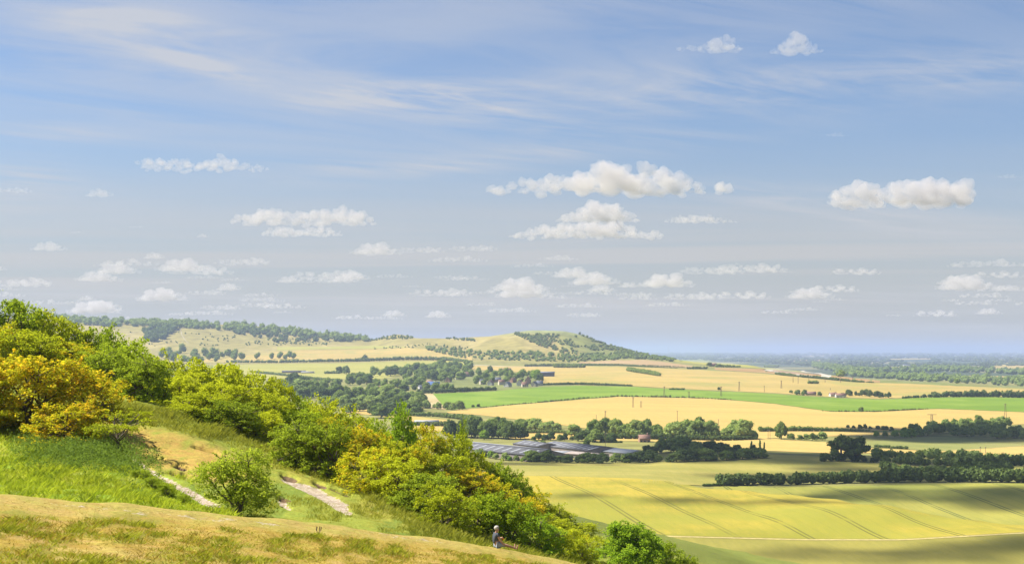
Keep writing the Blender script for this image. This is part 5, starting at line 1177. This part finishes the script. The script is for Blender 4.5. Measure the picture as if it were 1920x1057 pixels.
for a in [(1187, 764, 744, 'A', 'A-shaped pole pair standing in the golden field'), (1202, 764, 752, 'H', 'squat double pole with crossbar beside the A-shaped pair'), (1135, 792, 770, 'A', 'pole above the near end of the leafy belt'), (1118, 786, 778, 'I', 'short pole tip beside the tallest pale tree'),
          (1270, 788, 770, 'I', 'single pole low in the golden field over the leafy belt'), (1245.5, 745, 724, 'A', 'pole on the lower edge of the green field in its middle'), (1291.5, 745, 734, 'H', 'short double pole within the green field'), (1352, 743, 724, 'A', 'pole within the green field beside the round bush'),
          (1386, 733, 715, 'A', 'tall pole on the upper edge of the green field'), (1433, 735, 723, 'I', 'shorter pole on the upper edge toward the hamlet'), (1465, 728, 713, 'A', 'tall pole in the buff field uphill of the hamlet'), (1487, 717, 704, 'I', 'thin pole before the bare soil, nearer of a close pair'),
          (1496.5, 719, 706, 'I', 'thin pole before the bare soil, farther of a close pair'), (1516.5, 718, 708, 'I', 'pole beside the small oblong copse'), (1547, 717, 708, 'I', 'pole above a bush past the oblong copse'), (1576, 717, 706, 'I', 'pole rising from a bush near the end of the white track'),
          (1598, 714, 704, 'I', 'last small pole before the far woods'), (1557, 731, 727, 'I', 'tiny pole stub in the buff field over the hamlet'), (1347, 797, 786, 'I', 'pole in the gap of the leafy belt'), (1442, 824, 806, 'H', 'double pole standing in the yellow strip'), (1885, 786, 756, 'A', 'tall pole on the far end of the golden field'),
          (1838, 849, 838, 'I', 'first of two thin poles in the bright golden field'), (1848, 850, 838, 'I', 'second of two thin poles in the bright golden field'), (1135, 838, 812, 'I', 'pale lamp-like pole behind the striped roof')]: pole(*a)
def pylon(px, base, top):
    x, d, z = at(px, base); h = (base - top) * d / F
    e = bpy.data.objects.new('pylon', None); COL.objects.link(e); e.location = (x, d, z); tag(e, 'T-shaped power pylon with a wide crossarm over the wooded knoll', 'pylon')
    for sg in (-1, 1): link('post', MB().tube([(sg*.9, 0, -.3), (sg*.75, 0, h)], .22, 6).mesh('post', m_pole), e)
    b_ = MB()
    for k in range(5):
        z0, z1 = h * k / 5, h * (k + 1) / 5; b_.tube([(-.85, .1, z0), (.8, .1, z1)], .07, 4); b_.tube([(.85, .1, z0), (-.8, .1, z1)], .07, 4)
    link('bracing', b_.mesh('bracing', m_pole), e); link('crossarm', MB().box((0, -.3, h * .98), (4.2, .16, .18)).mesh('crossarm', m_pole), e)
pylon(1747, 806, 776)
x, d, z = at(1253, 664); e = link('radio_mast', MB().tube([(0, 0, 0), (0, 0, 17 * d / F * .95)], [.0005 * d * .6, .0003 * d * .5], 6).mesh('radio_mast', m_pole), None, (x, d, z)); tag(e, 'thin radio mast far away on the skyline of the plain', 'mast')

# ------------------------------------------------------------------ the sitting man
m_skin = plain_mat('tanned skin', (.46, .25, .17), rough=.6, nscale=20, var=.12); m_shirt = plain_mat('charcoal cotton', (.075, .085, .105), nscale=14, var=.3); m_short = plain_mat('pale blue grey cotton', (.33, .37, .43), nscale=14, var=.2)
m_hair = plain_mat('grey hair', (.52, .48, .43), nscale=40, var=.3); m_orange = plain_mat('orange peel', (.85, .22, .03), nscale=30, var=.15)
def skin_obj(name, nodes, edges, mat, parent, root=0, lev=2):
    me = bpy.data.meshes.new(name); me.from_pydata([n_[0] for n_ in nodes], edges, []); me.materials.append(mat)
    o = link(name, me, parent)
    o.modifiers.new('skin', 'SKIN').use_smooth_shade = True
    sv = me.skin_vertices[0].data if me.skin_vertices else None
    if sv is None:
        me.attributes.new  # pragma: no cover
    for i, n_ in enumerate(nodes):
        r = n_[1]; sv[i].radius = (r, r) if not isinstance(r, tuple) else r
    sv[root].use_root = True
    s_ = o.modifiers.new('subdivision', 'SUBSURF'); s_.levels = lev; s_.render_levels = lev
    return o
def man():
    px, d = 930, 58.3; x = (px - CX) / F * d; z = h1(x, d)
    e = link('person', None); e.location = (x, d, z + .05); tag(e, 'grey haired man in dark T-shirt and pale shorts sitting on the grassy lip', 'person')
    e.rotation_euler[2] = math.radians(22)
    G = lambda f: -.19 * f
    N = []; E = []
    def nd(f, s, z_, r, par=None):
        N.append(((f, s, z_ + G(f)), r)); i = len(N) - 1
        if par is not None: E.append((par, i))
        return i
    pel = nd(0, 0, .12, .125); bel = nd(-.01, 0, .27, .125, pel); che = nd(-.02, 0, .43, .14, bel); nk0 = nd(.0, 0, .56, .07, che); nk = nd(.025, 0, .62, .052, nk0)
    jaw = nd(.05, 0, .68, .068, nk); sku = nd(.045, 0, .755, .088, jaw); top = nd(.04, 0, .815, .07, sku); nose = nd(.135, 0, .725, .016, jaw)
    for sg in (-1, 1):
        nd(.03, sg * .095, .735, .016, sku)
        hip = nd(.06, sg * .095, .10, .085, pel); kn = nd(.44, sg * .12, .13, .058, hip); cf = nd(.60, sg * .125, .105, .055, kn); an = nd(.83, sg * .12, .06, .036, cf); he = nd(.875, sg * .12, .05, .036, an); nd(.90, sg * (.14), .13, .036, he); nd(.915, sg * .16, .23, .02, len(N) - 1)
        sh = nd(.0, sg * .17, .52, .062, che)
        if sg < 0: P = [(.10, -.23, .30, .042), (.26, -.21, .17, .033), (.33, -.19, .145, .030)]
        else: P = [(.10, .22, .31, .042), (.20, .10, .37, .033), (.245, .045, .40, .030)]
        k = sh
        for a in P: k = nd(*a, par=k)
        f0, s0, z0, _ = P[-1]
        for j in range(4):
            a = nd(f0 + .05, s0 + (j - 1.5) * .019, z0 + (.0 if sg < 0 else .03), .010, k); nd(f0 + .085 - abs(j - 1.4) * .008, s0 + (j - 1.5) * .020, z0 - (.02 if sg < 0 else -.045), .008, a)
        nd(f0 + .02, s0 + (.05 if sg < 0 else -.045), z0 + .012, .010, k); nd(f0 + .045, s0 + (.062 if sg < 0 else -.052), z0 + .02, .008, len(N) - 1)
    skin_obj('body', N, E, m_skin, e)
    T = [((0, 0, .12), .135), ((-.015, 0, .27), .145), ((-.03, 0, .43), .158), ((-.005, 0, .565), .085), ((0, -.17, .52), .08), ((.055, -.205, .41), .068), ((0, .17, .52), .08), ((.055, .205, .41), .068)]
    skin_obj('shirt', T, [(0, 1), (1, 2), (2, 3), (2, 4), (4, 5), (2, 6), (6, 7)], m_shirt, e)
    T = [((0, 0, .10), .14), ((.06, -.095, .10 + G(.06)), .105), ((.38, -.12, .135 + G(.38)), .082), ((.06, .095, .10 + G(.06)), .105), ((.38, .12, .135 + G(.38)), .082)]
    skin_obj('shorts', T, [(0, 1), (1, 2), (0, 3), (3, 4)], m_short, e)
    hb = MB(); V = ICO2.copy(); V = V[:, :] * np.array([.112, .098, .108]) + np.array([.028, 0, .775]); k = (V[:, 0] > .085) & (V[:, 2] < .80); V[k] = V[k] * .0 + np.array([.04, 0, .78]) + (V[k] - np.array([.04, 0, .78])) * .55
    k = V[:, 2] < .70; V[k, 2] = .70
    hb.add(V, ICO2F); link('hair', hb.mesh('hair', m_hair, smooth=True), e)
    ob = MB().blob((0, 0, 0), (.042, .042, .045), ICO2, ICO2F).tube([(0, 0, .04), (0.004, 0, .055)], .006, 6)
    oo = link('fruit', ob.mesh('fruit', m_orange, smooth=True)); r_ = e.rotation_euler[2]; f_, s_ = .315, .03
    oo.location = (x + f_*math.cos(r_) - s_*math.sin(r_), d + f_*math.sin(r_) + s_*math.cos(r_), z + .40 + G(.245)); tag(oo, 'small bright orange fruit held up in the sitting man\'s hand', 'fruit')
man()
# dead stalk by the bottom edge
m_dead = plain_mat('dead stalk', (.12, .075, .05), nscale=30, var=.3)
d = 48.; x = (597 - CX) / F * 46; st = MB()
for k in range(5):
    a = k * 1.3; st.tube([(0.03*math.cos(a), .03*math.sin(a), -.03), (.06*math.cos(a), .06*math.sin(a), .12), (.11*math.cos(a), .1*math.sin(a), .2 + .05 * (k % 3))], [.012, .009, .006], 5)
    for j in range(6): st.blob((.08*math.cos(a) + .004*j, .08*math.sin(a), .14 + .02*j), (.016, .016, .014))
d = 47.; x = (597 - CX) / F * d
tag(link('dead_stalk', st.mesh('dead_stalk', m_dead), None, (x, d, h1(x, d))), 'dark dead dock stalk in the turf at the bottom of the view', 'plant')

# ------------------------------------------------------------------ clouds
def cloud_mat(name, dens):
    m, nt = new_mat(name); b = NT(nt)
    v = b.n('ShaderNodeVolumePrincipled'); v.inputs['Color'].default_value = (.74, .71, .70, 1); v.inputs['Density'].default_value = dens; v.inputs['Anisotropy'].default_value = .0
    b.n('ShaderNodeOutputMaterial', i_Volume=v.outputs[0]); return m
m_cloud = cloud_mat('cumulus', .0065); m_cloud_soft = cloud_mat('soft cumulus', .0034); m_shade_cloud = cloud_mat('thin cumulus', .055)
def cloud_mesh(name, puffs, Hh, mat, seed, rough=.15, vox=None):
    """puffs: (x, y, z, radius, flatness) in metres; merged to one skin and roughened"""
    mb = MB()
    for x, y, z, r, fl in puffs: mb.blob((x, y, z), (r, r, r * fl), ICO2, ICO2F)
    me = mb.mesh(name, mat); o = bpy.data.objects.new('tmp', me); COL.objects.link(o)
    md = o.modifiers.new('r', 'REMESH'); md.mode = 'VOXEL'; md.voxel_size = vox or Hh / 20
    dg = bpy.context.evaluated_depsgraph_get(); ev = o.evaluated_get(dg); m2 = bpy.data.meshes.new_from_object(ev)
    bpy.data.objects.remove(o); bpy.data.meshes.remove(me)
    n = len(m2.vertices); co = np.empty(n * 3, np.float32); m2.vertices.foreach_get('co', co); co = co.reshape(-1, 3); no = np.empty(n * 3, np.float32); m2.vertices.foreach_get('normal', no); no = no.reshape(-1, 3)
    s = 1 / (Hh * .42); dsp = np.array([mnoise.fractal(Vector((float(p[0])*s + seed, float(p[1])*s, float(p[2])*s)), .8, 2.15, 6) for p in co])
    dsp = np.where(no[:, 2] < -.4, dsp * .35, dsp)
    co = co + no * (dsp * Hh * rough * 1.5)[:, None]
    m2.vertices.foreach_set('co', co.astype(np.float32).ravel()); m2.polygons.foreach_set('use_smooth', np.ones(len(m2.polygons), bool)); m2.update(); m2.name = name
    m2.materials.clear(); m2.materials.append(mat)
    return m2
def puffs_from(prof, W, Hh, rg, dep=.32, n=46):
    """prof: silhouette height over -0.5..0.5 as (u, height 0..1) list; base flat"""
    P = np.array(prof); out = []
    for k in range(n):
        u = -.5 + (k + .5) / n + rg.normal() * .01; t = np.interp(u, P[:, 0], P[:, 1]) * Hh
        for j in range(2):
            r = max(.16 * Hh, t * rg.uniform(.34, .52)); z = rg.uniform(.35, 1) * max(t - r, 0) + r * .8 if j == 0 else r * .62
            y = rg.normal() * dep * W * .30 * (.4 + t / Hh)
            out.append((u * W, y, z, r, .82 if j == 0 else .6))
    return out
CA = 1150.
def put_cloud(px, row, me, label, group=None, sc=1., rz=0., zs=1.):
    d = CA * F / (YE - row); o = link('cloud', me, None, ((px - CX) / F * d, d, CA)); o.scale = (sc, sc, sc * zs); o.rotation_euler[2] = rz
    return tag(o, label, 'cloud', group)
rgc = np.random.default_rng(12)
BIG = [(1142, 364, 440, 56, [(-.5, .12), (-.38, .36), (-.28, .42), (-.12, .66), (-.02, .95), (.1, .8), (.2, .75), (.3, .55), (.4, .35), (.46, .3), (.5, .12)], 'largest cloud, a long grey and white cumulus right above the rounded hill'),
       (1100, 447, 285, 38, [(-.5, .15), (-.3, .5), (-.1, .6), (.1, .75), (.25, .55), (.4, .35), (.5, .15)], 'broad grey cloud under the largest cloud'),
       (1120, 417, 150, 36, [(-.5, .2), (-.2, .7), (0, .95), (.25, .7), (.5, .2)], 'domed cloud cap resting between the two long clouds'),
       (1690, 387, 265, 48, [(-.5, .2), (-.38, .75), (-.3, .85), (-.2, .6), (-.08, .7), (.05, .8), (.2, .95), (.36, .8), (.45, .95), (.5, .4)], 'white twin humped cumulus over the far plain'),
       (565, 421, 265, 27, [(-.5, .25), (-.35, .8), (-.25, .95), (-.1, .7), (.1, .75), (.25, .9), (.38, .95), (.5, .5)], 'white rolled cumulus with a second small roll below it'),
       (567, 443, 150, 17, [(-.5, .3), (-.3, .9), (0, .7), (.3, .8), (.5, .3)], 'thin white roll of cloud under the rolled cumulus'),
       (385, 320, 235, 22, [(-.5, .5), (-.4, .9), (-.25, .7), (0, .85), (.12, .95), (.3, .6), (.5, .15)], 'faint flat cloud highest above the thicket'),
       (1330, 96, 125, 26, [(-.5, .12), (-.3, .4), (-.1, .3), (.1, .95), (.3, .7), (.5, .3)], 'small ragged cloud, one of two highest in the blue'),
       (1494, 101, 95, 30, [(-.5, .15), (-.25, .6), (-.05, .98), (.15, .7), (.35, .4), (.5, .15)], 'small peaked cloud, whiter of two highest in the blue'),
       (1312, 418, 135, 14, [(-.5, .3), (-.2, .9), (.1, .8), (.5, .2)], 'thin flat cloud trailing off the broad grey cloud')]
for i, (px, row, w_, h_, prof, lb) in enumerate(BIG):
    d = CA * F / (YE - row); W = w_ * d / F; Hh = h_ * d / F
    put_cloud(px, row, cloud_mesh('cloud', puffs_from(prof, W, Hh, rgc, n=int(np.clip(W / Hh * 6, 12, 46))), Hh, m_cloud, 3.1 * i), lb)
SM = []
for i, prof in enumerate([[(-.5, .2), (-.2, .8), (.05, .98), (.3, .6), (.5, .2)], [(-.5, .2), (-.3, .7), (-.1, .5), (.15, .9), (.35, .6), (.5, .2)], [(-.5, .3), (-.3, .8), (0, .6), (.2, .9), (.5, .25)], [(-.5, .15), (.1, .7), (.5, .3)]]):
    W, Hh = 900., (250., 170., 120., 200.)[i]
    SM.append((cloud_mesh('cloud', puffs_from(prof, W, Hh, rgc, n=16), Hh, m_cloud_soft, 50 + i, vox=Hh / 11), W))
def small(px, row, w_, v, label, group=None):
    d = CA * F / (YE - row); me, W = SM[v]; put_cloud(px, row, me, label, group, w_ * d / F / W, random.uniform(-.4, .4), .75)
for px, row, w_, v, lb in [(187, 369, 65, 0, 'small white cloud over the thicket crest below the faint flat cloud'), (18, 361, 85, 1, 'grey cloud cut off by the edge of the sky'), (92, 470, 75, 0, 'puffy white cloud low over the thicket crest'), (289, 485, 52, 0, 'small domed cloud low over the wooded ridge'),
                           (257, 427, 36, 2, 'tiny cloud uppermost of three above the puffy white one'), (216, 431, 24, 2, 'tiniest cloud between two other tiny ones'), (144, 437, 34, 2, 'tiny cloud furthest over the thicket of three'), (380, 445, 32, 0, 'tiny round cloud beside the rolled cumulus'),
                           (705, 478, 105, 0, 'cloud at the near end of the loose row over the knoll'), (790, 474, 95, 1, 'flat cloud in the middle of the loose row'), (888, 471, 95, 1, 'cloud at the far end of the loose row'), (858, 491, 115, 2, 'greyish cloud hanging under the loose row'),
                           (612, 524, 135, 1, 'widest low cloud over the foothills'), (852, 525, 70, 1, 'low flat cloud above the rounded hill shoulder'), (185, 528, 92, 0, 'low cloud above the wooded ridge end'), (1870, 521, 105, 1, 'grey cloud uppermost of the bank over the far plain'),
                           (1797, 534, 85, 0, 'white cloud fronting the bank over the far plain'), (1905, 500, 60, 2, 'cloud at the edge of sky above the bank'), (1880, 546, 110, 2, 'long cloud at the base of the bank over the plain'), (1375, 497, 42, 2, 'tiny cloud alone over the spur'),
                           (1526, 553, 42, 2, 'tiny low cloud alone over the plain'), (1042, 488, 82, 3, 'thin dark wisp of cloud over the rounded hill'), (1885, 334, 56, 3, 'small grey wisp beside the twin humped cumulus'), (1562, 256, 56, 3, 'faint wisp high in the open blue'), (1195, 562, 80, 2, 'low cloud just above the hill end')]: small(px, row, w_, v, lb)
pts = []
while len(pts) < 96:
    row = 495 + 108 * random.random()**.8; px = random.uniform(-40, 1500) if random.random() < .8 else random.uniform(1500, 1960)
    if row > 575 and random.random() < .3: continue
    if all(abs(px - a) / 48 + abs(row - b_) / 6 > 1 for a, b_ in pts): pts.append((px, row))
for px, row in pts: small(px, row, random.uniform(40, 130) * (1.25 - .5 * (row - 495) / 110), random.choice((0, 1, 2, 2)), 'small pale cumulus in the crowded band low above the horizon', 'crowded band of small low clouds')
# unseen overhead clouds, shaped and placed to cast shade on barley and dark belt
sp_ = []
def shade(px, d, hx, hy, ang=0., alt=1500., n=16):
    x = (px - CX) / F * d; t = (alt - h1(x, d)) / SUN[2]; cx, cy = x + SUN[0] * t, d + SUN[1] * t
    for k in range(n):
        a, c = rgc.uniform(-1, 1), rgc.normal() * .5
        r = hy * rgc.uniform(.45, .8)
        sp_.append((cx + a*hx*math.cos(ang) - c*hy*math.sin(ang), cy + a*hx*math.sin(ang) + c*hy*math.cos(ang), alt + rgc.normal() * 8, r, .55))
shade(1270, 600, 62, 13, -.25); shade(1440, 585, 36, 12, -.3, n=10); shade(1700, 655, 75, 22); shade(1900, 640, 50, 25)
shade(1600, 458, 125, 20, 0, n=28); shade(1380, 420, 110, 14, n=20); shade(1150, 838, 100, 20, .0, n=24); shade(1380, 900, 70, 40); shade(1600, 880, 60, 45); shade(1500, 735, 60, 24); shade(1750, 740, 80, 30); shade(1850, 1200, 90, 65); shade(1780, 820, 80, 28)
tag(link('clouds', cloud_mesh('clouds', sp_, 40, m_shade_cloud, 91, rough=.16, vox=5.)), 'ragged low clouds drifting overhead and shading the barley', 'cloud', kind='stuff')
